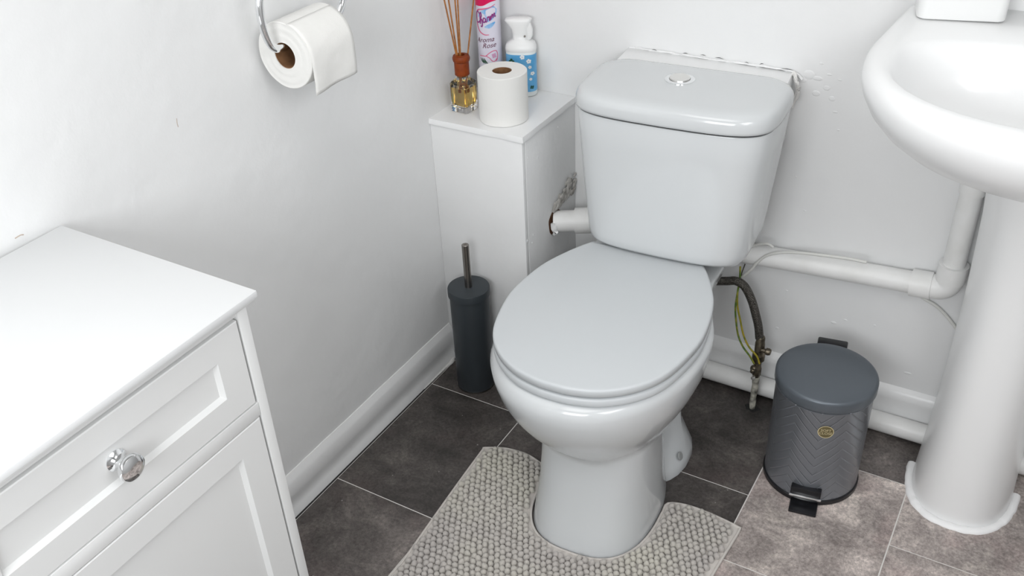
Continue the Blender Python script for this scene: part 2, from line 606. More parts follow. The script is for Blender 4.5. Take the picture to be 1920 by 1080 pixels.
# thin vertical crack in the wall paint under the cistern
bm = bmesh.new()
tube(bm, [at(1397, 495, 1, -0.0005), at(1391, 512, 1, -0.0005), at(1388, 530, 1, -0.0005)], 0.0012, 6, 4)
tube(bm, [at(1075, 436, 1, -0.0005), at(1075, 450, 1, -0.0005), at(1074, 475, 1, -0.0005)], 0.0012, 6, 4)
obj('wall_crack', bm, mat('crack_dark', (0.12, 0.11, 0.09), 0.9), wb)
bm = bmesh.new()
tube(bm, [at(28, 447, 0, XL), at(38, 441, 0, XL), at(44, 440, 0, XL)], 0.0008, 6, 4)
tube(bm, [at(331, 222, 0, XL), at(332, 231, 0, XL), at(334, 238, 0, XL)], 0.0006, 6, 4)
obj('paint_chip', bm, mat('chip_tan', (0.5, 0.42, 0.36), 0.9), bpy.data.objects['wall_left'])

# ------------------------------------------------------------------ boxed-in pipe casing with a ledge
cs = thing('pipe_casing', 'white painted boxed-in pipe casing with a ledge in the corner left of the toilet', 'boxing', (0.0, 0.0, 0.0))
obj('front_panel', bbox(XL, 0.2125, -0.2246, -0.2126, 0, 0.5955, 0.0015), WALL, cs)
obj('side_panel', bbox(0.2005, 0.213, -0.2126, -0.0005, 0, 0.5955, 0.001), WALL, cs)
bm = bmesh.new()
n = 24
top = [(XL, -0.2275)] + [(XL + (0.2165 - XL) * i / n, -0.2275) for i in range(1, n)] + [(0.2165, -0.2275)] + \
      [(0.2165, -0.2275 + 0.227 * i / n) for i in range(1, n)] + [(0.2165, -0.0005), (XL, -0.0005)]


def wob(x, y, k):
    return 0.0016 * noise.noise(Vector((x * 22, y * 22, k)))


loft(bm, [[(x + (0 if x <= XL else wob(x, y, 5)), y + (0 if y > -0.01 else wob(x, y, 1)), z) for x, y in top] for z in (0.5955, 0.6)] +
     [[(x - (0 if x <= XL else 0.0015), y + (0.0015 if y < -0.2 else 0), z + wob(x, y, 9) * 0.4) for x, y in top] for z in (0.6068,)])
obj('top_ledge', bm, GLOSSW, cs, angle=25)
bm = bmesh.new()
for px, py, r in ((1008, 560 - 560 + 296, 0.003), (990, 296, 0.003), (1004, 510 // 2, 0.0), (989, 452, 0.004), (1000, 440, 0.003), (998, 455, 0.002), (1046, 238, 0.002)):
    if r:
        p = at(px, py, 0, 0.213)
        bmesh.ops.create_uvsphere(bm, u_segments=10, v_segments=6, radius=1, matrix=Matrix.Translation(p) @ Matrix.Diagonal((0.001, r * .6, r, 1)))
obj('paint_lump', bm, WALL, cs)['kind'] = 'stuff'
# ragged hole round the soil pipe
bm = bmesh.new()
hp = [(math.cos(t) * (0.029 + 0.003 * math.sin(3 * t + 1)), math.sin(t) * (0.0305 + 0.003 * math.cos(4 * t))) for t in [2 * PI * i / 28 for i in range(28)]]
loft(bm, [[(0.2128, -0.099 + a, 0.3555 + b) for a, b in hp], [(0.2138, -0.099 + a, 0.3555 + b) for a, b in hp]])
obj('ragged_hole', bm, RUST, cs)
bm = bmesh.new()
rnd = random.Random(5)
for k in range(70):
    f_ = rnd.random()
    y_ = -0.105 + 0.1 * f_
    z_ = 0.388 + rnd.random() * (0.006 + 0.045 * f_)
    q = rnd.uniform(0.005, 0.011)
    m0 = Matrix.Translation((0.2135 + rnd.uniform(0, 0.004), y_, z_)) @ Matrix.Rotation(rnd.uniform(-.8, .8), 4, 'X') @ Matrix.Diagonal((q * 0.22, q * rnd.uniform(.6, 1.2), q * rnd.uniform(.5, 1), 1))
    r0 = bmesh.ops.create_icosphere(bm, subdivisions=2, radius=1, matrix=m0)
    for v in r0['verts']:
        v.co += Vector((0.3, 1, 1)) * 0.002 * noise.noise(v.co * 160)
obj('crumbled_filler', bm, FILLERD, cs)['kind'] = 'stuff'

# painted pipe from the casing to the back of the toilet
sp_ = thing('soil_pipe', 'short white painted pipe running from the casing side to the back of the toilet', 'pipe', (0.2135, -0.099, 0.3558))
D = Vector((0.2135, -0.099, 0.3558))
e = Vector((0.315, -0.062, 0.366))
bm = bmesh.new()
tube(bm, [D - D, (e - D) * 0.55, (e - D)], 0.0235, 32, 6)
obj('pipe', bm, PIPEW, sp_)
bm = bmesh.new()
tube(bm, [(e - D) * 0.42, (e - D) * 0.5, (e - D) * 0.98], lambda s: 0.0282, 32, 4)
obj('collar', bm, PIPEW, sp_)
obj('paint_blob', bead([(0.006, -0.012, -0.02), (0.012, -0.02, -0.008), (0.008, -0.02, 0.008)], 0.007, 33), GLOSSW, sp_)

# ------------------------------------------------------------------ toilet
TH = math.radians(3.5)
toilet = thing('toilet', 'white close-coupled ceramic toilet with a closed grey-white lid', 'toilet', (0.499, -0.2652, 0.0), TH)


def pan_outline(a, vf, vc, wb_, v1, vb, z, nf=2.15, cx=0.0, rc=0.02):
    half = []
    N1, N2 = 22, 10
    for i in range(N1 + 1):
        t = PI / 2 * i / N1
        half.append((a * abs(math.sin(t)) ** (2 / nf), vc - (vc - vf) * abs(math.cos(t)) ** (2 / nf)))
    for i in range(1, N2 + 1):
        s = i / N2
        half.append((wb_ + (a - wb_) * (0.5 + 0.5 * math.cos(PI * s)), vc + (v1 - vc) * s))
    for s in (0.35, 0.7):
        half.append((wb_, v1 + (vb - rc - v1) * s))
    for i in range(5):
        t = PI / 2 * i / 4
        half.append((wb_ - rc + rc * math.cos(t), vb - rc + rc * math.sin(t)))
    half.append((0.0, vb))
    full = [(u + cx, v, z) for u, v in half] + [(-u + cx, v, z) for u, v in half[-2:0:-1]]
    return full


secs = [  # z, a, vf, vc, wb, v1, vb
    (0.000, 0.1175, -0.362, -0.20, 0.070, 0.00, 0.07),
    (0.012, 0.1165, -0.360, -0.20, 0.070, 0.00, 0.07),
    (0.050, 0.112, -0.348, -0.20, 0.070, -0.02, 0.07),
    (0.100, 0.1085, -0.337, -0.19, 0.070, -0.04, 0.07),
    (0.150, 0.107, -0.328, -0.19, 0.070, -0.05, 0.07),
    (0.188, 0.107, -0.323, -0.19, 0.070, -0.05, 0.07),
    (0.202, 0.109, -0.325, -0.18, 0.070, -0.05, 0.07),
    (0.216, 0.117, -0.338, -0.18, 0.072, -0.04, 0.07),
    (0.240, 0.134, -0.360, -0.18, 0.078, -0.03, 0.07),
    (0.270, 0.152, -0.384, -0.18, 0.084, -0.02, 0.12),
    (0.300, 0.166, -0.404, -0.18, 0.094, -0.01, 0.16),
    (0.330, 0.177, -0.419, -0.18, 0.108, 0.00, 0.165),
    (0.360, 0.184, -0.429, -0.18, 0.125, 0.02, 0.17),
    (0.380, 0.186, -0.432, -0.18, 0.129, 0.03, 0.17),
    (0.393, 0.183, -0.428, -0.18, 0.130, 0.03, 0.17),
    (0.400, 0.177, -0.421, -0.18, 0.129, 0.03, 0.168),
    (0.403, 0.167, -0.410, -0.18, 0.124, 0.03, 0.162),
]
bm = bmesh.new()
loft(bm, [pan_outline(a, vf, vc, wb_, v1, vb, z, nf=2.15 if z > 0.21 else 2.7, cx=(-0.0065 if 0.26 < z < 0.385 else (-0.003 if z > 0.21 else 0.0))) for z, a, vf, vc, wb_, v1, vb in secs])
pan = obj('pan', bm, CERAM, toilet, angle=50)


# side wings of the foot with the floor-fixing screw
def wing(s):
    bm = bmesh.new()
    rows = [  # z, outer u, v front, v back
        (0.0, 0.123, -0.150, 0.020), (0.018, 0.123, -0.147, 0.020), (0.026, 0.121, -0.141, 0.020),
        (0.055, 0.107, -0.122, 0.020), (0.080, 0.097, -0.112, 0.018), (0.12, 0.0915, -0.104, 0.015), (0.20, 0.090, -0.095, 0.01), (0.30, 0.095, -0.05, 0.01)]
    rings = []
    for z, u, v0, v1 in rows:
        q = 0.05
        pts = [(0.02, v0 - 0.02), (0.072, v0 - 0.004), (u - 0.016, v0 + q * 0.75), (u - 0.006, v0 + q * 1.15), (u, v0 + q * 1.7),
               (u, v1 - 0.045), (u - 0.007, v1 - 0.022), (u - 0.026, v1), (0.02, v1)]
        rings.append([(s * a, b, z) for a, b in pts])
    loft(bm, rings)
    return bm


for s in (1, -1):
    wg = obj('foot_flange', wing(s), CERAM, toilet, angle=40)
    sub = wg.modifiers.new('b', 'BEVEL')
    sub.width = 0.004
    sub.segments = 3
    sub.limit_method = 'ANGLE'
    bm = bmesh.new()
    lathe(bm, [(0.0085, 0.0), (0.0085, 0.002), (0.0075, 0.003), (0, 0.0033)], n=24)
    sc_ = obj('screw_cap', bm, CAPM, wg)
    sc_.location = (s * 0.1130, -0.078, 0.040)
    sc_.rotation_euler = (0, s * math.radians(66), 0)

# seat and lid outlines
LH = [(0, -0.4185), (0.03, -0.4165), (0.076, -0.403), (0.1215, -0.370), (0.155, -0.3185), (0.1745, -0.235), (0.1755, -0.176),
      (0.165, -0.108), (0.147, -0.058), (0.126, -0.016), (0.114, 0.003), (0.110, 0.008), (0.100, 0.0105), (0.05, 0.0105), (0, 0.0105)]


def lid_ring(z, inset=0.0, cx=-0.003):
    P = crom([(a, b, 0) for a, b in LH], 6)
    c = Vector((0, -0.2, 0))
    half = []
    for i, p in enumerate(P):
        d = (P[min(i + 1, len(P) - 1)] - P[max(i - 1, 0)])
        nrm = Vector((d.y, -d.x, 0)).normalized()
        if i == 0:
            nrm = Vector((0, -1, 0))
        if i == len(P) - 1:
            nrm = Vector((0, 1, 0))
        half.append(p - nrm * inset)
    return [(max(p.x, 0) + cx, p.y, z) for p in half] + [(-max(p.x, 0) + cx, p.y, z) for p in half[-2:0:-1]]


bm = bmesh.new()
rs = loft(bm, [lid_ring(0.4245, 0.009), lid_ring(0.4248, 0.002), lid_ring(0.4262, 0.0), lid_ring(0.4360, 0.0), lid_ring(0.4384, 0.0008), lid_ring(0.4396, 0.0026),
               lid_ring(0.4400, 0.0055)], True, True)
obj('lid', bm, SEATM, toilet, angle=60)
bm = bmesh.new()
loft(bm, [lid_ring(0.4035, 0.004), lid_ring(0.406, 0.0012), lid_ring(0.410, 0.0), lid_ring(0.4165, 0.0005), lid_ring(0.4195, 0.002), lid_ring(0.4205, 0.006)], True, True)
obj('seat', bm, SEATM, toilet, angle=60)
for s in (-1, 1):
    bm = bmesh.new()
    lathe(bm, [(0.0, -0.018), (0.007, -0.0175), (0.0078, -0.016), (0.0078, 0.016), (0.007, 0.0175), (0, 0.018)], c=(s * 0.075, 0.0045, 0.4165), n=20, axis='x')
    box(bm, s * 0.075 - 0.012, s * 0.075 + 0.012, -0.02, 0.004, 0.4035, 0.4155)
    obj('hinge', bm, SEATM, toilet)


# cistern
CU = 0.0225


def cis(a, vf, vb, z, bow=0.008, n=6.0, rc=0.014):
    vc = vb - 0.06
    half = []
    N = 26
    for i in range(N + 1):
        t = PI / 2 * i / N
        u = a * abs(math.sin(t)) ** (2 / n)
        v = vc - (vc - vf - bow) * abs(math.cos(t)) ** (2 / n) - bow * (1 - (u / a) ** 2) * (1 if True else 0)
        half.append((u, v))
    half.append((a, vb - rc - 0.004))
    for i in range(7):
        t = PI / 2 * i / 6
        half.append((a - rc + rc * math.cos(t), vb - rc + rc * math.sin(t)))
    half.append((0, vb))
    return [(u + CU, v, z) for u, v in half] + [(-u + CU, v, z) for u, v in half[-2:0:-1]]


bm = bmesh.new()
cs_ = [(0.4435, 0.138, 0.004, 0.15), (0.4440, 0.146, -0.003, 0.12), (0.446, 0.1505, -0.0085, 0.158), (0.452, 0.154, -0.012, 0.16), (0.466, 0.1565, -0.0135, 0.162), (0.50, 0.160, -0.0145, 0.164),
       (0.58, 0.168, -0.0155, 0.166), (0.65, 0.1745, -0.016, 0.168), (0.7035, 0.179, -0.0165, 0.169), (0.7065, 0.1780, -0.0155, 0.168)]
loft(bm, [cis(a, vf, vb, z, n=5.0) for z, a, vf, vb in cs_])
obj('cistern', bm, CERAM, toilet, angle=50)
bm = bmesh.new()
loft(bm, [cis(0.1755, -0.0125, 0.165, 0.7045, n=5.0), cis(0.1755, -0.0125, 0.165, 0.7112, n=5.0)])
obj('lid_gap', bm, DARKGAP, toilet)
bm = bmesh.new()
lc = [(0.7115, 0.172, -0.010, 0.178), (0.7105, 0.1805, -0.0185, 0.184), (0.712, 0.1835, -0.0215, 0.187), (0.717, 0.1845, -0.0225, 0.188), (0.7285, 0.1840, -0.022, 0.188), (0.7355, 0.182, -0.0200, 0.1875),
      (0.7405, 0.1775, -0.0155, 0.186), (0.7435, 0.171, -0.009, 0.183), (0.7448, 0.162, 0.0, 0.176), (0.7453, 0.15, 0.012, 0.165)]
loft(bm, [cis(a, vf, vb, z, n=5.0, rc=0.048) for z, a, vf, vb in lc])
obj('cistern_lid', bm, CERAM, toilet, angle=60)
bm = bmesh.new()
lathe(bm, [(0.0270, 0.0), (0.0270, 0.0012), (0.0250, 0.0024), (0.0192, 0.0020), (0.0192, 0.0003)], n=48, cap0=False, cap1=False)
bz = obj('button_ring', bm, CHROME, toilet)
bz.location = (CU - 0.0125, 0.1125, 0.7453)
bm = bmesh.new()
lathe(bm, [(0.0184, 0.0), (0.0184, 0.0042), (0.0172, 0.0050), (0.006, 0.0047), (0, 0.0047)], n=48)
bt = obj('flush_button', bm, BUTTON, toilet)
bt.location = (CU - 0.0125, 0.1125, 0.7453)

# ------------------------------------------------------------------ water supply: hose, valve, stub pipe
hx, hy = 0.684, -0.084
sup = thing('supply_pipe', 'braided hose and tarnished stop valve on a flaking pipe right of the toilet', 'plumbing', (hx, hy, 0))


def rel(p, o=sup):
    return Vector(p) - Vector(o.location)


bm = bmesh.new()
tube(bm, [rel(p) for p in ((0.50, -0.09, 0.285), (0.56, -0.088, 0.296), at(1362, 527, 1, -0.084), at(1380, 527, 1, -0.084), at(1396, 537, 1, -0.084), at(1409, 562, 1, -0.084),
                           at(1417, 590, 1, -0.084), at(1422, 612, 1, -0.084), at(1424, 634, 1, -0.084))], 0.0088, 20, 8)
obj('braided_hose', bm, BRAID, sup)
bm = bmesh.new()
lathe(bm, [(0.008, 0.193), (0.0095, 0.19), (0.0095, 0.178), (0.0105, 0.176), (0.0105, 0.158), (0.0085, 0.156)], n=10)
lathe(bm, [(0.0085, 0.158), (0.0085, 0.150), (0.013, 0.148), (0.0135, 0.142), (0.013, 0.134), (0.009, 0.130)], n=20)
lathe(bm, [(0.008, 0.13), (0.008, 0.115), (0.0095, 0.113), (0.0095, 0.095), (0.007, 0.09), (0.0065, 0.083)], n=8)
obj('valve_body', bm, BRASS, sup)
bm = bmesh.new()
lathe(bm, [(0.005, 0.0), (0.005, 0.010), (0.0075, 0.0115), (0.0078, 0.017), (0.006, 0.021), (0, 0.022)], c=(0.004, -0.004, 0.163), n=16, axis='x')
obj('valve_screw', bm, BRASS, sup)
bm = bmesh.new()
bmesh.ops.create_uvsphere(bm, u_segments=16, v_segments=10, radius=0.0085, matrix=Matrix.Translation((-0.004, -0.008, 0.113)))
lathe(bm, [(0.0052, 0.0), (0.0052, -0.006), (0.0035, -0.0075), (0, -0.0077)], c=(-0.004, -0.014, 0.113), n=12, axis='y')
obj('earth_clamp', bm, BRASS, sup)
bm = bmesh.new()
lathe(bm, [(0.004, 0.0), (0.0045, -0.006), (0.0035, -0.008), (0, -0.0085)], c=(-0.003, -0.008, 0.092), n=12, axis='y')
obj('clamp_screw', bm, BUTTON, sup)
bm = bmesh.new()
tube(bm, [(0, 0, 0.088), (0.0005, 0, 0.06), (-0.0005, 0, 0.03), (0, 0, 0.0)], lambda s: 0.0076 - 0.0014 * s + 0.0004 * math.sin(17 * s), 16, 8)
obj('stub_pipe', bm, FLAKE, sup)
bm = bmesh.new()
hp = [(math.cos(t) * (0.016 + 0.003 * math.sin(3 * t)), math.sin(t) * (0.012 + 0.003 * math.cos(5 * t))) for t in [2 * PI * i / 24 for i in range(24)]]
loft(bm, [[(a, b, 0.0) for a, b in hp], [(a * .9, b * .9, 0.001) for a, b in hp]])
obj('floor_hole', bm, DARKGAP, sup)
for k, (nm, m_, dx) in enumerate((('earth_wire', CABLEG, 0), ('earth_wire', CABLEY, 10))):
    bm = bmesh.new()
    pts = [(1388, 500), (1387, 525), (1383, 548), (1379 + dx * .4, 575), (1380 + dx * .8, 600), (1384 + dx, 628), (1393 + dx * 1.1, 650), (1406 + dx * 1.3, 668), (1414 + dx, 682)]
    tube(bm, [rel(at(x, y, 1, -0.10 + (0.03 if i < 2 else 0) + 0.003 * k)) for i, (x, y) in enumerate(pts)], 0.0020, 10, 8)
    obj(nm, bm, m_, sup)

# ------------------------------------------------------------------ waste pipe on the back wall
wp = thing('waste_pipe', 'white painted basin waste pipe along the back wall with an elbow up to the basin', 'pipe', (1.0, -0.028, 0.372))


def relw(p, o=wp):
    return Vector(p) - Vector(o.location)


bm = bmesh.new()
tube(bm, [relw((0.60, -0.026, 0.344)), relw((0.70, -0.026, 0.3515)), relw((0.85, -0.026, 0.362)), relw((0.985, -0.026, 0.3705))], 0.0215, 32, 8)
obj('horizontal_pipe', bm, PIPEW, wp)
bm = bmesh.new()
tube(bm, [relw((0.938, -0.026, 0.3675)), relw((0.955, -0.026, 0.3685)), relw((0.975, -0.026, 0.370))], 0.0262, 32, 4)
obj('pipe_collar', bm, PIPEW, wp)
bm = bmesh.new()
tube(bm, [relw((0.975, -0.026, 0.370)), relw((0.988, -0.026, 0.3715)), relw((0.998, -0.026, 0.378)), relw((1.003, -0.026, 0.39)), relw((1.003, -0.026, 0.405))], 0.0235, 32, 6)
obj('elbow', bm, PIPEW, wp)
bm = bmesh.new()
tube(bm, [relw((1.003, -0.026, 0.392)), relw((1.003, -0.026, 0.41)), relw((1.003, -0.026, 0.426))], 0.0262, 32, 4)
obj('pipe_collar', bm, PIPEW, wp)
bm = bmesh.new()
tube(bm, [relw((1.003, -0.026, 0.41)), relw((1.003, -0.027, 0.5)), relw((1.004, -0.028, 0.60)), relw((1.005, -0.029, 0.68))], 0.0195, 32, 8)
obj('riser_pipe', bm, PIPEW, wp)
bm = bmesh.new()
tube(bm, [relw((1.004, -0.028, 0.575)), relw((1.004, -0.028, 0.585)), relw((1.004, -0.028, 0.60))], 0.0225, 32, 4)
obj('pipe_collar', bm, PIPEW, wp)

lp = thing('floor_level_pipe', 'white painted pipe running along the floor below the back baseboard', 'pipe', (0.56, -0.033, 0.026))
bm = bmesh.new()
tube(bm, [(-0.3, 0.0, 0.0005), (0, 0, 0.0), (0.25, 0, -0.0005), (0.5, 0, 0.0), (0.75, 0, 0), (1.05, 0, 0)], 0.0208, 28, 8)
o = obj('pipe', bm, PIPEW, lp)

cbl = [([(1340, 498), (1362, 492), (1392, 474), (1415, 460), (1438, 457), (1450, 464)], -0.05, 'thin white cable looping over the waste pipe behind the cistern', 0.0028),
       ([(1380, 530), (1395, 517), (1409, 505), (1420, 492), (1438, 479), (1465, 473.5), (1500, 474), (1545, 479), (1590, 485), (1625, 492)], -0.0505, 'long white cable rising beside the hose and lying along the waste pipe', 0.0030),
       ([(1695, 545), (1716, 551), (1738, 563), (1757, 575), (1776, 594), (1800, 625)], -0.006, 'thin white cable hanging below the waste pipe elbow towards the pedestal', 0.0030)]
for pts, yy, lab, r in cbl:
    P3 = [at(x, y, 1, yy) for x, y in pts]
    bm = bmesh.new()
    c0 = P3[0]
    tube(bm, [p - c0 for p in P3], r, 10, 8)
    o = obj('cable', bm, CABLE)
    o.location = c0
    tag(o, lab, 'cable')

# ------------------------------------------------------------------ basin and pedestal
BX = 1.115
basin = thing('basin', 'white ceramic pedestal wash basin at the right edge', 'basin', (BX, 0.0, 0.0))


def bas(a, yf, yc, ab, yb, z, nf=2.35, nb=5.0):
    half = []
    N1 = 28
    for i in range(N1 + 1):
        t = PI / 2 * i / N1
        half.append((a * abs(math.sin(t)) ** (2 / nf), yc - (yc - yf) * abs(math.cos(t)) ** (2 / nf)))
    N2 = 16
    for i in range(1, N2 + 1):
        s = i / N2
        t = PI / 2 * s
        # back part: rounded rectangle like
        u = a * abs(math.cos(t)) ** (2 / nb)
        v = yc + (yb - yc) * abs(math.sin(t)) ** (2 / nb)
        u = min(u, a + (ab - a) * min(1, (v - yc) / (yb - yc + 1e-9)))
        half.append((max(u, 0), v))
    return [(u, v, z) for u, v in half] + [(-u, v, z) for u, v in half[-2:0:-1]]


bm = bmesh.new()
rows = [  # inside from the middle up, over the rim, down outside
    (0.03, -0.33, -0.30, 0.03, -0.27, 0.776), (0.10, -0.39, -0.30, 0.10, -0.22, 0.780), (0.16, -0.425, -0.29, 0.16, -0.195, 0.790), (0.20, -0.44, -0.28, 0.20, -0.178, 0.81),
    (0.222, -0.449, -0.28, 0.222, -0.167, 0.84), (0.233, -0.455, -0.275, 0.233, -0.162, 0.866), (0.238, -0.459, -0.27, 0.238, -0.158, 0.878), (0.245, -0.466, -0.265, 0.244, -0.150, 0.8845),
    (0.254, -0.475, -0.24, 0.252, -0.10, 0.8865), (0.267, -0.487, -0.22, 0.259, -0.002, 0.8865), (0.278, -0.498, -0.21, 0.266, -0.001, 0.883), (0.284, -0.504, -0.21, 0.270, -0.001, 0.874),
    (0.286, -0.506, -0.21, 0.271, -0.001, 0.862), (0.2815, -0.502, -0.21, 0.268, -0.001, 0.845), (0.2705, -0.492, -0.21, 0.259, -0.001, 0.824),
    (0.252, -0.474, -0.21, 0.245, -0.001, 0.802), (0.228, -0.449, -0.21, 0.222, -0.001, 0.782), (0.198, -0.416, -0.21, 0.193, -0.001, 0.764), (0.163, -0.376, -0.20, 0.158, -0.001, 0.748), (0.127, -0.327, -0.18, 0.122, -0.001, 0.737), (0.10, -0.28, -0.15, 0.10, -0.001, 0.730)]
loft(bm, [bas(a, yf, yc, ab, yb, z, nb=(3.0 if k < 8 else 9.0)) for k, (a, yf, yc, ab, yb, z) in enumerate(rows)])
obj('bowl', bm, CERAM2, basin, angle=180)


def ped(a, yf, yc, z, yb=-0.03, n=2.4, dx=0.0):
    half = []
    for i in range(25):
        t = PI / 2 * i / 24
        half.append((a * abs(math.sin(t)) ** (2 / n), yc - (yc - yf) * abs(math.cos(t)) ** (2 / n)))
    half += [(a * 0.99, yc + (yb - yc) * 0.4), (a * 0.96, yc + (yb - yc) * 0.8), (a * 0.9, yb), (0, yb)]
    return [(u + dx, v, z) for u, v in half] + [(-u + dx, v, z) for u, v in half[-2:0:-1]]


bm = bmesh.new()
loft(bm, [ped(0.090, -0.2325, -0.10, 0.0), ped(0.0885, -0.2315, -0.10, 0.03), ped(0.083, -0.232, -0.10, 0.15), ped(0.0795, -0.236, -0.10, 0.30), ped(0.079, -0.243, -0.11, 0.45),
          ped(0.083, -0.255, -0.12, 0.60), ped(0.09, -0.27, -0.13, 0.70), ped(0.098, -0.285, -0.14, 0.76)])
pd_ = obj('pedestal', bm, CERAM2, basin, angle=50)
# sealant bead round the foot
sel = bmesh.new()
P = [Vector(p) for p in ped(0.096, -0.2395, -0.10, 0.0)]
nP = len(P)
idx = list(range(-29, 30))
path = []
for k in range(-24, 25):
    p = P[k % nP]
    path.append(p)
path = [p for p in path if p.y < -0.085]
rings = []
for i, p in enumerate(path):
    t = (path[min(i + 1, len(path) - 1)] - path[max(i - 1, 0)]).normalized()
    nr = Vector((t.y, -t.x, 0))
    q = 0.0085 + 0.003 * noise.noise(Vector((p.x * 60, p.y * 60, 0)))
    rings.append([p + nr * (q * math.cos(PI * j / 7) - 0.001) + Vector((0, 0, q * 0.75 * math.sin(PI * j / 7) + 0.0002)) for j in range(8)])
loft(sel, rings)
obj('sealant_bead', sel, SEALANT, basin)

# white plastic block standing on the back ledge of the basin
sb = thing('soap_dish', 'white rounded plastic soap box standing on the back ledge of the basin', 'soap box', (0.925, -0.06, 0.8867), math.radians(14))
bm = bbox(-0.065, 0.065, -0.034, 0.034, 0.0012, 0.075)
vert_e = [e_ for e_ in bm.edges if abs(e_.verts[0].co.z - e_.verts[1].co.z) > 0.05]
bmesh.ops.bevel(bm, geom=vert_e, offset=0.016, segments=5, profile=0.5, affect='EDGES')
hor = [e_ for e_ in bm.edges if abs(e_.verts[0].co.z - e_.verts[1].co.z) < 0.001 and abs(e_.calc_face_angle(0)) > 1]
bmesh.ops.bevel(bm, geom=hor, offset=0.003, segments=2, profile=0.5, affect='EDGES')
obj('body', bm, WPLAST, sb)
bm = bbox(-0.055, 0.055, -0.027, 0.027, 0.0, 0.002)
obj('foot', bm, WPLAST, sb)

# ------------------------------------------------------------------ pedal bin
bc = (0.848, -0.219)
pb = thing('pedal_bin', 'small grey metal pedal bin with embossed chevrons and a round badge', 'bin', (bc[0], bc[1], 0.0), math.radians(9))
BR = 0.0888
bm = bmesh.new()
lathe(bm, [(BR - 0.004, 0.006), (BR, 0.010), (BR, 0.225), (BR + 0.001, 0.227), (BR - 0.002, 0.229)], n=96)
obj('body', bm, chevron_mat(0, 0, BR), pb)
bm = bmesh.new()
lathe(bm, [(BR + 0.0005, 0.0), (BR + 0.0025, 0.002), (BR + 0.0025, 0.010), (BR + 0.0005, 0.0125)], n=96)
obj('base_ring', bm, BLACK, pb)
bm = bmesh.new()
R_ = 0.0925
lathe(bm, [(R_ - 0.003, 0.232), (R_ - 0.001, 0.2315), (R_, 0.234), (R_, 0.248)] + arc(R_ - 0.007, 0.249, 0.007, 0, 80, 6) + [(R_ - 0.02, 0.2572), (R_ - 0.05, 0.2585), (0, 0.259)], n=96)
obj('lid', bm, BINLID, pb)
bm = bmesh.new()
lathe(bm, [(BR - 0.001, 0.226), (BR - 0.001, 0.234)], n=64)
obj('inner_rim', bm, DARKGAP, pb)
bm = bbox(-0.028, 0.028, 0.075, 0.1120, 0.20, 0.2530, 0.003)
bmv = [v for v in bm.verts if v.co.y > 0.09 and v.co.z < 0.22]
for v in bmv:
    v.co.y -= 0.012
obj('hinge', bm, BLACK, pb)
bm = bbox(-0.028, 0.028, -0.0975, -0.084, 0.026, 0.044, 0.002)
obj('pedal_housing', bm, BLACK, pb)
bm = bbox(-0.030, 0.030, -0.1015, -0.0955, 0.0235, 0.0285, 0.0022)
obj('chrome_strip', bm, CHROME, pb)
bm = bbox(-0.0255, 0.0255, -0.1215, -0.08, 0.001, 0.0065, 0.0015)
obj('pedal', bm, BLACK, pb)


def wrap(me_or_bm, r, ang0, zc, eps=0.0, lift=0.0):
    """flat (s, h) drawing in the xy plane -> onto a vertical cylinder (front faces -y at ang0=0)"""
    for v in me_or_bm:
        s, h, d = v.co.x, v.co.y, v.co.z
        a = ang0 + s / r
        rr = r + eps + d
        v.co = (rr * math.sin(a), -rr * math.cos(a), zc + h)


def ribbon(bm, pts, wdt, m=8, closed=False):
    P = crom([(a, b, 0) for a, b in pts], m)
    L, n = [], len(P)
    for i, p in enumerate(P):
        t = (P[min(i + 1, n - 1)] - P[max(i - 1, 0)])
        if t.length < 1e-9:
            t = Vector((1, 0, 0))
        t.normalize()
        q = wdt(i / (n - 1)) if callable(wdt) else wdt
        nr = Vector((-t.y, t.x, 0)) * q / 2
        L.append((bm.verts.new(p + nr), bm.verts.new(p - nr)))
    for a, b in zip(L, L[1:]):
        bm.faces.new((a[0], b[0], b[1], a[1]))


def text_bm(body, size, shear=0.0, spacing=1.0):
    c = bpy.data.curves.new('t', 'FONT')
    c.body = body
    c.size = size
    c.shear = shear
    c.align_x = 'CENTER'
    c.align_y = 'CENTER'
    c.space_character = spacing
    c.resolution_u = 3
    to = bpy.data.objects.new('t', c)
    COL.objects.link(to)
    bpy.context.view_layer.update()
    me = bpy.data.meshes.new_from_object(to.evaluated_get(bpy.context.evaluated_depsgraph_get()))
    bpy.data.objects.remove(to)
    bm = bmesh.new()
    bm.from_mesh(me)
    bpy.data.meshes.remove(me)
    return bm


def disc(bm, rx, ry, cx=0, cy=0, n=40, rings=4, inner=0.0):
    prev = None
    for k in range(rings + 1):
        f = inner + (1 - inner) * k / rings
        cur = [bm.verts.new((cx + rx * f * math.cos(2 * PI * i / n), cy + ry * f * math.sin(2 * PI * i / n), 0)) for i in range(n)] if f > 0 else [bm.verts.new((cx, cy, 0))]
        if prev:
            for i in range(n):
                j = (i + 1) % n
                bm.faces.new((prev[i % len(prev)], cur[i], cur[j]) if len(prev) == 1 else (prev[i], cur[i], cur[j], prev[j]))
        prev = cur


BA = math.radians(10.5)
bm = bmesh.new()
disc(bm, 0.0135, 0.0135)
wrap(bm.verts, BR, BA, 0.186, 0.0006)
bd = obj('badge', bm, GOLDD, pb)
bd['label'] = 'round dark gold badge reading SOFT CLOSE'
bm = bmesh.new()
disc(bm, 0.0142, 0.0142, inner=0.91, rings=1)
wrap(bm.verts, BR, BA, 0.186, 0.0009)
obj('badge_ring', bm, GOLD, bd)
for tx, hh in (('SOFT', 0.0036), ('CLOSE', -0.0034)):
    bm = text_bm(tx, 0.0078)
    bmesh.ops.translate(bm, verts=bm.verts, vec=(0, hh, 0))
    wrap(bm.verts, BR, BA, 0.186, 0.0010)
    obj('badge_lettering', bm, GOLD, bd, smooth=False)

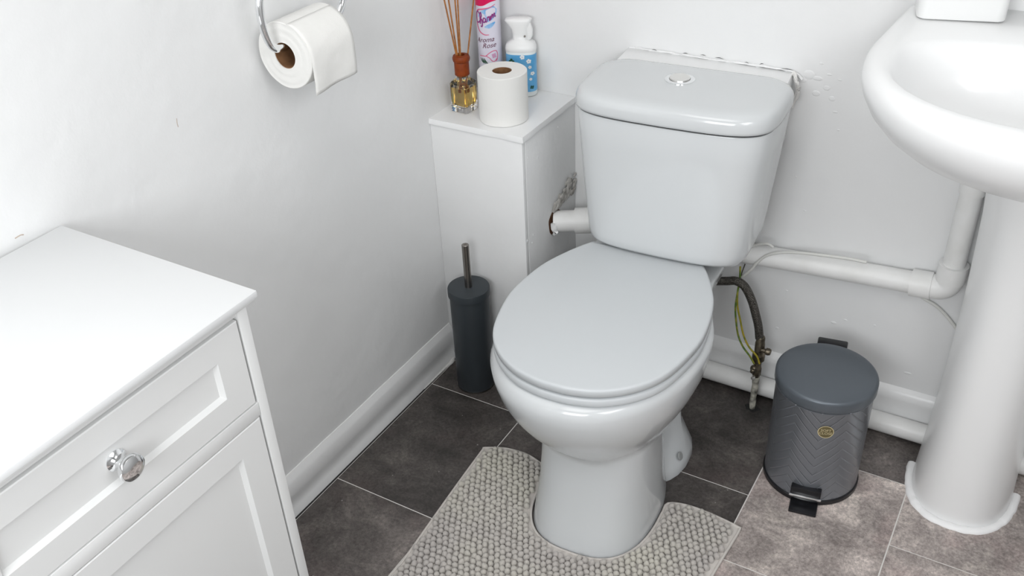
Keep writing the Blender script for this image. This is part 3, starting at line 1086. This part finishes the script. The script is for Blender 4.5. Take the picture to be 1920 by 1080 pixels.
# ------------------------------------------------------------------ toilet brush
tb = thing('toilet_brush', 'dark grey cylindrical toilet brush holder with a steel handle, in front of the casing', 'toilet brush', (0.1015, -0.285, 0.0))
bm = bmesh.new()
lathe(bm, [(0.0425, 0.0), (0.043, 0.001), (0.043, 0.003)], n=64)
obj('base_rim', bm, STEEL, tb)
bm = bmesh.new()
lathe(bm, [(0.0415, 0.003), (0.0420, 0.004), (0.0425, 0.24), (0.0418, 0.2445)], n=64)
obj('holder', bm, GREY, tb)
bm = bmesh.new()
lathe(bm, [(0.0440, 0.2445), (0.0456, 0.245), (0.0456, 0.2605), (0.0446, 0.2625), (0.0425, 0.263), (0, 0.2632)], n=64)
obj('lid', bm, GREY, tb)
bm = bmesh.new()
lathe(bm, [(0.0078, 0.262), (0.0078, 0.3665), (0.0070, 0.3675), (0.0030, 0.3675), (0.0025, 0.3660), (0, 0.3660)], n=32)
obj('handle', bm, STEEL, tb)

# ------------------------------------------------------------------ toilet roll on the wall ring
rc_ = Vector((0.0585, -0.662, 0.8945))
RR, RL, RH = 0.0525, 0.102, 0.0205


def roll_bm(R, Lh, rh, n=72, wobble=0.0006):
    bm = bmesh.new()
    prof = [(rh, 0.0), (rh + 0.001, 0.0)] + [(rh + (R - rh) * k / 8, 0.0006 * math.sin(k * 2.1)) for k in range(1, 8)] + [(R - 0.001, 0.0), (R, 0.001), (R, Lh * .33), (R, Lh * .66), (R, Lh - 0.001), (R - 0.001, Lh), (rh, Lh), (rh, 0.0)]
    lathe(bm, prof, n=n, cap0=False, cap1=False)
    for v in bm.verts:
        r = math.hypot(v.co.x, v.co.y)
        if r > R * 0.8:
            a = math.atan2(v.co.y, v.co.x)
            k = 1 + wobble / R * noise.noise(Vector((math.cos(a) * 2, math.sin(a) * 2, v.co.z * 30)))
            v.co.x *= k
            v.co.y *= k
    bmesh.ops.remove_doubles(bm, verts=bm.verts, dist=1e-6)
    return bm


tr = thing('toilet_roll', 'white toilet roll hanging on the chrome wall ring with its end sheet loose', 'toilet roll', rc_, 0)
bm = roll_bm(RR, RL, RH)
bmesh.ops.rotate(bm, verts=bm.verts, cent=(0, 0, 0), matrix=Matrix.Rotation(-PI / 2, 3, 'X'))   # z -> +y
obj('paper', bm, PAPER, tr)
bm = bmesh.new()
lathe(bm, [(RH, 0.0015), (RH, RL - 0.0015), (RH - 0.0011, RL - 0.0015), (RH - 0.0011, 0.0015), (RH, 0.0015)], n=48, axis='y', cap0=False, cap1=False)
obj('cardboard_core', bm, CARD, tr)
# loose end sheet: wraps the front of the roll, then hangs
bm = bmesh.new()
prof = []
for i in range(12):
    a = math.radians(75 - 75 * i / 11)
    q_ = RR + 0.0003 + 0.0007 * i / 11
    prof.append((q_ * math.cos(a), q_ * math.sin(a)))
for i in range(1, 10):
    t = i / 9
    prof.append((RR + 0.0010 - 0.003 * t * t, -0.056 * t))
ny = 14
grid = []
for j in range(ny + 1):
    y = RL * (0.0 + 1.0 * j / ny)
    col = []
    for i, (a, b) in enumerate(prof):
        hang = max(0, i - 11) / 9
        zz = b + hang * 0.002 * (j / ny) * 1.0
        xx = a + hang * 0.002 * math.sin(j * 0.55 + 1.0) + 0.0008 * noise.noise(Vector((i * 0.5, j * 0.4, 2)))
        col.append(bm.verts.new((xx, y, zz)))
    grid.append(col)
for a, b in zip(grid, grid[1:]):
    for i in range(len(prof) - 1):
        bm.faces.new((a[i], a[i + 1], b[i + 1], b[i]))
fl = obj('loose_sheet', bm, PAPER, tr, angle=80)
so = fl.modifiers.new('s', 'SOLIDIFY')
so.thickness = 0.0005

hold = thing('toilet_roll_ring', 'chrome open ring toilet roll holder fixed to the left wall', 'toilet roll holder', (XL, -0.615, 1.03))


def relh(p):
    return Vector(p) - Vector(hold.location)


bm = bmesh.new()
hxp = 0.0585
bz_ = rc_.z + RH - 0.0077
pts = [(hxp, -0.505, 1.03), (hxp, -0.503, 0.985), (hxp, -0.512, 0.938), (hxp, -0.535, 0.914), (hxp, -0.565, bz_), (hxp, -0.60, bz_), (hxp, -0.64, bz_), (hxp, -0.668, bz_ + 0.0005),
       (hxp, -0.684, bz_ + 0.009), (hxp, -0.692, bz_ + 0.026), (hxp, -0.6965, bz_ + 0.05), (hxp, -0.694, bz_ + 0.078), (hxp, -0.683, bz_ + 0.10), (hxp, -0.665, bz_ + 0.118), (hxp, -0.615, bz_ + 0.124)]
tube(bm, [relh(p) for p in pts], 0.0062, 20, 8)
obj('ring', bm, CHROME, hold)
bm = bmesh.new()
lathe(bm, [(0.022, 0.0), (0.022, 0.005), (0.018, 0.008), (0.009, 0.009), (0.009, 0.07), (0.0, 0.072)], n=32, axis='x')
obj('wall_mount', bm, CHROME, hold)

# ------------------------------------------------------------------ things on the casing ledge
LZ = 0.6072
t2 = thing('toilet_roll', 'white toilet roll standing upright on the ledge of the casing', 'toilet roll', (0.134, -0.158, LZ))
bm = roll_bm(0.0495, 0.1, 0.0195)
obj('paper', bm, PAPER, t2)
bm = bmesh.new()
lathe(bm, [(0.0195, 0.001), (0.0195, 0.0988), (0.0184, 0.0988), (0.0184, 0.001), (0.0195, 0.001)], n=48, cap0=False, cap1=False)
obj('cardboard_core', bm, CARD, t2)
bm = bmesh.new()
lathe(bm, [(0.0183, 0.0), (0.0183, 0.002), (0, 0.002)], n=32)
obj('core_floor', bm, CARD, t2)

# reed diffuser
df = thing('reed_diffuser', 'reed diffuser in a square glass bottle with amber liquid and a brown wooden collar', 'diffuser', (0.0375, -0.1555, LZ), math.radians(-4))


def rsq(a, z, r=0.004, m=4):
    out = []
    for cx, cy, a0 in ((a - r, a - r, 0), (-a + r, a - r, 90), (-a + r, -a + r, 180), (a - r, -a + r, 270)):
        for i in range(m + 1):
            t = math.radians(a0 + 90 * i / m)
            out.append((cx + r * math.cos(t), cy + r * math.sin(t), z))
    return out


A = 0.0205
bm = bmesh.new()
loft(bm, [rsq(A - 0.001, 0.0), rsq(A, 0.001), rsq(A, 0.058), rsq(A - 0.003, 0.063), rsq(0.0125, 0.068, 0.008), rsq(0.0115, 0.072, 0.011), rsq(0.0115, 0.078, 0.0113)])
obj('glass_bottle', bm, GLASS, df, angle=30)
bm = bmesh.new()
loft(bm, [rsq(A - 0.0032, 0.014), rsq(A - 0.003, 0.0145), rsq(A - 0.003, 0.050), rsq(A - 0.0035, 0.0505)])
obj('liquid', bm, LIQUID, df, angle=30)
bm = bmesh.new()
lathe(bm, [(0.0135, 0.075), (0.0150, 0.076), (0.0150, 0.101), (0.0145, 0.1025), (0.0165, 0.104), (0.0178, 0.108), (0.0178, 0.111), (0.016, 0.1155), (0.0085, 0.117), (0.0075, 0.116), (0.0075, 0.100), (0, 0.100)], n=40)
obj('wooden_collar', bm, WOOD, df)
for (px, py, zt, xw) in ((833, 0, 0, 0.028), (841, 0, 0, 0.036), (853, 0, 0, 0.034), (858, 0, 0, 0.045), (888, 0, 0, 0.052)):
    # each reed leans out of the collar and passes the given direction
    tip = at(px, py, 0, xw * 0.75)
    base = Vector((0.0375, -0.1555, LZ + 0.04)) + Vector((random.uniform(-0.003, 0.003), random.uniform(-0.003, 0.003), 0))
    d = (tip - base)
    tip = base + d * 1.35
    inv = Matrix.Rotation(math.radians(4), 3, 'Z')
    bm = bmesh.new()
    o0 = Vector(df.location)
    tube(bm, [inv @ (base - o0), inv @ ((base + tip) / 2 - o0), inv @ (tip - o0)], 0.00155, 8, 3)
    obj('reed', bm, REED, df)

# air freshener can
can = thing('air_freshener_can', 'tall white and pink air freshener can with script lettering, in the corner of the ledge', 'spray can', (0.0405, -0.0505, LZ))
CR = 0.0248
bm = bmesh.new()
lathe(bm, [(CR - 0.003, 0.0), (CR - 0.0005, 0.0015), (CR, 0.004), (CR, 0.206), (CR - 0.001, 0.209), (CR - 0.004, 0.212)], n=64)
body = obj('can', bm, CANW, can)
bm = bmesh.new()
lathe(bm, [(CR - 0.002, 0.209), (CR - 0.0005, 0.211), (CR - 0.001, 0.243), (CR - 0.006, 0.255), (0, 0.257)], n=48)
obj('cap', bm, PINK, can)
A0 = math.radians(18)


def on_can(bm, name, m_, eps, zc=0.021, a0=A0):
    wrap(bm.verts, CR, a0, zc, eps)
    return obj(name, bm, m_, body, smooth=False)


bm = bmesh.new()   # pink band under the cap, wavy lower edge
N = 30
for i in range(N):
    s0, s1 = -0.045 + 0.09 * i / N, -0.045 + 0.09 * (i + 1) / N
    f = lambda s: 0.170 + 0.010 / (1 + math.exp(-(s - 0.004) * 220)) - (0.012 if s < -0.024 else 0) * min(1, (-0.024 - s) / 0.006)
    vs = [bm.verts.new(p) for p in ((s0, f(s0), 0), (s1, f(s1), 0), (s1, 0.1885, 0), (s0, 0.1885, 0))]
    bm.faces.new(vs)
on_can(bm, 'pink_band', PINK, 0.0003)
bm = bmesh.new()   # sky-blue cloud
ribbon(bm, [(-0.012, 0.142), (-0.004, 0.149), (0.006, 0.153), (0.016, 0.160), (0.0225, 0.166)], lambda s: 0.008 + 0.018 * math.sin(PI * min(1, s * .8 + .15)), 6)
on_can(bm, 'blue_cloud', BLUEL, 0.0004)
bm = bmesh.new()
ribbon(bm, [(-0.002, 0.128), (0.008, 0.130), (0.020, 0.137)], lambda s: 0.002 + 0.007 * math.sin(PI * s), 6)
on_can(bm, 'blue_cloud', BLUEL, 0.0004)
bm = bmesh.new()   # rose swoosh
ribbon(bm, [(0.022, 0.173), (0.010, 0.168), (-0.004, 0.165), (-0.016, 0.162), (-0.0215, 0.154), (-0.0225, 0.142), (-0.020, 0.128), (-0.013, 0.117), (-0.003, 0.112), (0.006, 0.112)], lambda s: 0.0012 + 0.0018 * math.sin(PI * s), 8)
on_can(bm, 'rose_swoosh', PINKL, 0.0006)
bm = bmesh.new()   # script word: Charm
W_ = 0.0022
ribbon(bm, [(-0.0125, 0.1535), (-0.0155, 0.157), (-0.0195, 0.154), (-0.021, 0.147), (-0.0205, 0.1405), (-0.017, 0.137), (-0.013, 0.1385), (-0.0105, 0.142)], W_, 6)
ribbon(bm, [(-0.0105, 0.142), (-0.0075, 0.150), (-0.0085, 0.1555), (-0.0105, 0.1535), (-0.0105, 0.1445), (-0.0108, 0.135)], W_, 6)
ribbon(bm, [(-0.0108, 0.135), (-0.0090, 0.1425), (-0.0068, 0.1435), (-0.0062, 0.138), (-0.0062, 0.133), (-0.0075, 0.1305), (-0.0095, 0.132)], W_, 6)
ribbon(bm, [(0.0005, 0.1445), (-0.0025, 0.1465), (-0.0042, 0.142), (-0.0028, 0.138), (0.0, 0.141), (0.0008, 0.1455), (0.0006, 0.1395), (0.003, 0.140)], W_ * .85, 6)
ribbon(bm, [(0.003, 0.140), (0.0045, 0.148), (0.0055, 0.1475), (0.0075, 0.149), (0.0075, 0.1425), (0.0090, 0.142)], W_ * .85, 6)
ribbon(bm, [(0.0090, 0.142), (0.0102, 0.150), (0.0105, 0.144), (0.0125, 0.1515), (0.0142, 0.1515), (0.0142, 0.146), (0.0165, 0.153), (0.0182, 0.153), (0.0182, 0.1475), (0.0205, 0.149)], W_ * .85, 6)
for v in bm.verts:
    v.co.x *= 1.1
    v.co.y = 0.1435 + (v.co.y - 0.1435) * 1.15
on_can(bm, 'script_lettering', PURPLE, 0.0008)
bm = text_bm('Aroma', 0.0145, 0.45)
bmesh.ops.rotate(bm, verts=bm.verts, cent=(0, 0, 0), matrix=Matrix.Rotation(math.radians(6), 3, 'Z'))
bmesh.ops.translate(bm, verts=bm.verts, vec=(-0.005, 0.1005, 0))
on_can(bm, 'lettering', DKINK, 0.0007)
bm = text_bm('Rose', 0.0145, 0.45)
bmesh.ops.rotate(bm, verts=bm.verts, cent=(0, 0, 0), matrix=Matrix.Rotation(math.radians(6), 3, 'Z'))
bmesh.ops.translate(bm, verts=bm.verts, vec=(0.004, 0.089, 0))
on_can(bm, 'lettering', DKINK, 0.0007)
bm = bmesh.new()   # tulip-like rose outline and stem
ribbon(bm, [(-0.018, 0.066), (-0.010, 0.0665), (-0.003, 0.067), (0.004, 0.073), (0.012, 0.077), (0.019, 0.077), (0.022, 0.070), (0.021, 0.060), (0.018, 0.055)], 0.0015, 6)
ribbon(bm, [(-0.003, 0.067), (0.004, 0.063), (0.010, 0.056), (0.015, 0.055), (0.020, 0.060)], 0.0013, 6)
on_can(bm, 'rose_outline', PINKL, 0.0006)
bm = bmesh.new()
ribbon(bm, [(0.010, 0.066), (0.014, 0.067), (0.018, 0.068)], 0.009, 6)
on_can(bm, 'rose_petal', mat('pale_rose', (0.62, 0.33, 0.50), 0.4), 0.0004)
bm = bmesh.new()
for x0 in (-0.016, -0.012, -0.008):
    ribbon(bm, [(x0, 0.062), (x0 + 0.004, 0.055), (x0 + 0.009, 0.050)], lambda s: 0.0006 + 0.0022 * math.sin(PI * s), 5)
on_can(bm, 'leaves', LGREEN, 0.0006)

# spray bottle
sb2 = thing('spray_bottle', 'white plastic trigger spray bottle with a blue label, behind the standing toilet roll', 'spray bottle', (0.105, -0.032, LZ), math.radians(20))


def ov(a, b, z, n=2.8, m=48, cx=0, cy=0):
    out = []
    for i in range(m):
        t = 2 * PI * i / m
        c, s = math.cos(t), math.sin(t)
        out.append((cx + a * abs(c) ** (2 / n) * (1 if c >= 0 else -1), cy + b * abs(s) ** (2 / n) * (1 if s >= 0 else -1), z))
    return out


SA, SB = 0.0315, 0.022
bm = bmesh.new()
loft(bm, [ov(SA - 0.003, SB - 0.003, 0.0), ov(SA, SB, 0.003), ov(SA, SB, 0.098), ov(SA - 0.0008, SB - 0.0008, 0.1)])
obj('bottle', bm, LWHITE, sb2)
bm = bmesh.new()
loft(bm, [ov(SA - 0.0005, SB - 0.0005, 0.096), ov(SA + 0.0008, SB + 0.0008, 0.098), ov(SA + 0.0008, SB + 0.0008, 0.104), ov(SA - 0.002, SB - 0.002, 0.112), ov(SA - 0.010, SB - 0.006, 0.1175), ov(0.0165, 0.0135, 0.120),
          ov(0.0165, 0.013, 0.132), ov(0.018, 0.013, 0.142, cx=-0.001), ov(0.024, 0.0135, 0.152, cx=-0.003), ov(0.0275, 0.0135, 0.158, cx=-0.004), ov(0.027, 0.0125, 0.1615, cx=-0.003), ov(0.019, 0.010, 0.164, cx=0.000)])
obj('spray_head', bm, WPLAST, sb2, angle=50)
bm = bmesh.new()
loft(bm, [ov(0.004, 0.006, 0.120, cx=0.018, cy=-0.002), ov(0.006, 0.0065, 0.127, cx=0.020, cy=-0.002), ov(0.007, 0.0065, 0.140, cx=0.0195, cy=-0.002), ov(0.005, 0.006, 0.155, cx=0.017, cy=-0.002)])
obj('trigger', bm, WPLAST, sb2)
bm = bmesh.new()
lathe(bm, [(0.0022, 0.0), (0.0022, -0.002), (0, -0.002)], c=(0.011, -0.0125, 0.129), n=12, axis='y')
obj('nozzle', bm, mat('nozzle_grey', (0.25, 0.24, 0.22), 0.5), sb2)
# blue label wrapped on the lower front
bm = bmesh.new()
rings = []
for z in (0.012, 0.05, 0.088, 0.092):
    rings.append(ov(SA + 0.0005, SB + 0.0005, z))
half = range(23, 49)
vv = [[bm.verts.new(r[i % 48]) for i in half] for r in rings]
for a, b in zip(vv, vv[1:]):
    for i in range(len(a) - 1):
        bm.faces.new((a[i], a[i + 1], b[i + 1], b[i]))
lb = obj('label', bm, LBLUE, sb2)
lb['label'] = 'blue label with white flowers and green leaf'
bm = bmesh.new()


def front_y(x):
    n = 2.8
    return -(SB + 0.0009) * (max(0, 1 - (abs(x) / (SA + 0.0009)) ** n)) ** (1 / n)


def flower(bm, x, z, r, petals=5):
    for k in range(petals):
        a = 2 * PI * k / petals + x * 90
        cx, cz = x + r * 0.6 * math.cos(a), z + r * 0.6 * math.sin(a)
        ring = [(cx + r * 0.45 * math.cos(t), cz + r * 0.45 * math.sin(t)) for t in [2 * PI * i / 10 for i in range(10)]]
        bm.faces.new([bm.verts.new((a_, front_y(a_) - 0.0003, b_)) for a_, b_ in ring])


for x, z, r in ((0.006, 0.088, 0.005), (0.019, 0.079, 0.005), (0.021, 0.066, 0.0035), (0.0255, 0.052, 0.004), (0.022, 0.04, 0.003), (0.0, 0.05, 0.006)):
    flower(bm, x, z, r)
obj('white_flowers', bm, WPLAST, lb, smooth=False)
for x_, z_, r_ in ((-0.017, 0.078, 0.006), (0.024, 0.022, 0.004)):
    bm = bmesh.new()
    flower(bm, x_, z_, r_, 4)
    obj('green_leaf', bm, LGREEN, lb, smooth=False)

# ------------------------------------------------------------------ cabinet
XF = 0.339
YR, YL = -1.078, -1.494
cb = thing('cabinet', 'white shaker-style bathroom cabinet with a drawer above a door, against the left wall', 'cabinet', (0.0, -1.286, 0.0))
oy = 1.286


def cbox(name, x0, x1, y0, y1, z0, z1, m, w=0.001, parent=cb, seg=2):
    return obj(name, bbox(x0, x1, y0 + oy, y1 + oy, z0, z1, w, seg), m, parent)


cbox('top', 0.0095 + XL, 0.3492, -1.506, -1.0662, 0.7832, 0.7922, CABTOP, 0.0012)
cbox('top_lip', 0.0095 + XL, 0.3455, -1.5035, -1.0685, 0.7778, 0.7830, CABM, 0.0018)
cbox('top_rail', 0.02, XF - 0.004, YL + 0.01, YR - 0.01, 0.7665, 0.7776, CABM, 0.0008)
cbox('side_panel', 0.012, XF - 0.0165, YR - 0.015, YR, 0.0, 0.7776, CABM, 0.0008)
cbox('side_panel', 0.012, XF - 0.0165, YL, YL + 0.015, 0.0, 0.7776, CABM, 0.0008)
cbox('stile', XF - 0.016, XF, YR - 0.0150, YR, 0.0, 0.7776, CABM, 0.0012)
cbox('stile', XF - 0.016, XF, YL, YL + 0.0150, 0.0, 0.7776, CABM, 0.0012)
cbox('middle_rail', XF - 0.016, XF - 0.0002, YL + 0.0152, YR - 0.0152, 0.6200, 0.6400, CABM, 0.0008)
cbox('back_panel', 0.0095, 0.012, YL, YR, 0.1, 0.7776, CABM, 0)
cbox('inner_shadow_board', XF - 0.03, XF - 0.022, YL + 0.015, YR - 0.015, 0.05, 0.7765, DARKGAP, 0)
cbox('bottom_rail', XF - 0.016, XF - 0.0002, YL + 0.0152, YR - 0.0152, 0.03, 0.07, CABM, 0.0008)


def shaker(name, y0, y1, z0, z1, fw, fz):
    """frame-and-panel front: frame flush at XF, recessed panel with bevelled inner edge"""
    bm = bmesh.new()
    y0 += oy
    y1 += oy
    x = XF - 0.0005
    e_ = 0.0012

    def rect(a, c, xx):
        return [(xx, y0 + a, z0 + c), (xx, y1 - a, z0 + c), (xx, y1 - a, z1 - c), (xx, y0 + a, z1 - c)]
    d = 0.0065
    loft(bm, [rect(0, 0, XF - 0.018), rect(0, 0, x - e_), rect(e_, e_, x), rect(fw, fz, x), rect(fw + 0.0042, fz + 0.0042, x - d)], True, True)
    return obj(name, bm, CABM, cb, angle=20)


YA, YB = YL + 0.0150 + 0.0027, YR - 0.0150 - 0.0027
dr = shaker('drawer', YA, YB, 0.6415, 0.7642, 0.0405, 0.0350)
do = shaker('door', YA, YB, 0.0725, 0.6178, 0.0405, 0.0365)


def knob(parent, y, z):
    bm = bmesh.new()
    lathe(bm, [(0.0125, 0.0), (0.0125, 0.0015), (0.010, 0.0035), (0.0072, 0.007), (0.0065, 0.012), (0.008, 0.016), (0.0125, 0.0185), (0.0152, 0.0215), (0.0158, 0.0245), (0.0148, 0.0275), (0.011, 0.0298), (0.006, 0.0308), (0, 0.031)],
          c=(XF - 0.0072, y + oy, z), n=40, axis='x')
    return obj('knob', bm, CHROME, parent)


knob(dr, -1.2865, 0.7035)
k2 = knob(do, YA + 0.022, 0.5)

# ------------------------------------------------------------------ pedestal mat
pm = thing('toilet_mat', 'grey-beige bobbled pedestal mat cut out around the toilet foot', 'bath mat', (0.51, -0.65, 0.0))
outer = [(0.236, -0.470), (0.2365, -0.4665), (0.265, -0.452), (0.285, -0.446), (0.321, -0.4425), (0.352, -0.449), (0.376, -0.458)]
cth, sth = math.cos(TH), math.sin(TH)
for k in range(-16, 17):      # cut-out that hugs the foot of the toilet
    t = PI / 2 * k / 16
    u_ = 0.1225 * (abs(math.sin(t)) ** (2 / 2.7)) * (1 if t > 0 else -1)
    v_ = -0.20 - 0.168 * abs(math.cos(t)) ** (2 / 2.7)
    outer.append((0.499 + u_ * cth - v_ * sth, -0.2652 + u_ * sth + v_ * cth))
outer += [(0.634, -0.434), (0.664, -0.4225), (0.702, -0.4205), (0.745, -0.424), (0.7745, -0.4285), (0.7765, -0.4315),
          (0.7765, -0.45), (0.772, -0.52), (0.769, -0.60), (0.768, -0.75), (0.766, -0.93), (0.60, -0.935), (0.40, -0.935), (0.268, -0.93), (0.262, -0.80), (0.252, -0.68), (0.243, -0.57)]
P2 = outer


def inside(x, y, poly):
    c = False
    j = len(poly) - 1
    for i in range(len(poly)):
        xi, yi = poly[i]
        xj, yj = poly[j]
        if (yi > y) != (yj > y) and x < (xj - xi) * (y - yi) / (yj - yi) + xi:
            c = not c
        j = i
    return c


def edge_d(x, y, poly):
    m_ = 9
    for i in range(len(poly)):
        a = Vector(poly[i])
        b = Vector(poly[(i + 1) % len(poly)])
        p = Vector((x, y))
        ab = b - a
        t = max(0, min(1, (p - a).dot(ab) / ab.length_squared))
        m_ = min(m_, (p - a - ab * t).length)
    return m_


bm = bmesh.new()
loft(bm, [[(x - 0.51, y + 0.65, z) for x, y in P2] for z in (0.0003, 0.0045)])
obj('woven_backing', bm, MATE, pm, angle=30)
bm = bmesh.new()
pp_ = [Vector((x - 0.51, y + 0.65, 0.0042)) for x, y in P2]
tube(bm, pp_ + [pp_[0]], 0.0028, 8, 3, smooth=True)
obj('hem', bm, MATE, pm)
# bobbles
ico = bmesh.new()
bmesh.ops.create_icosphere(ico, subdivisions=2, radius=1)
iv = [v.co.copy() for v in ico.verts]
ifc = [[v.index for v in f.verts] for f in ico.faces]
ico.free()
V, F = [], []
dx, dy = 0.0124, 0.0110
rowi = 0
y = -0.43
while y > -0.93:
    x = 0.23 + (dx / 2 if rowi % 2 else 0)
    while x < 0.79:
        jx, jy = x + random.uniform(-0.0016, 0.0016), y + random.uniform(-0.0014, 0.0014)
        if inside(jx, jy, P2) and edge_d(jx, jy, P2) > 0.0085:
            rx, ry, rz = random.uniform(0.0056, 0.0068), random.uniform(0.0052, 0.0062), random.uniform(0.0085, 0.0105)
            a = random.uniform(0, PI)
            ca, sa = math.cos(a), math.sin(a)
            tx, ty = random.uniform(-.3, .3), random.uniform(-.3, .3)
            b0 = len(V)
            sd = random.random() * 50
            for c in iv:
                k = 1 + 0.22 * noise.noise(c * 1.7 + Vector((sd, 0, 0)))
                px_, py_, pz_ = c.x * rx * k, c.y * ry * k, c.z * rz * k
                V.append((jx - 0.51 + px_ * ca - py_ * sa + tx * pz_ * .4, jy + 0.65 + px_ * sa + py_ * ca + ty * pz_ * .4, 0.0085 + pz_ * 0.85))
            F += [[b0 + i for i in f] for f in ifc]
        x += dx
    y -= dy
    rowi += 1
me = bpy.data.meshes.new('bobbles')
me.from_pydata(V, [], F)
o = obj('bobble_pile', me, MATF, pm, angle=180)
o['kind'] = 'stuff'
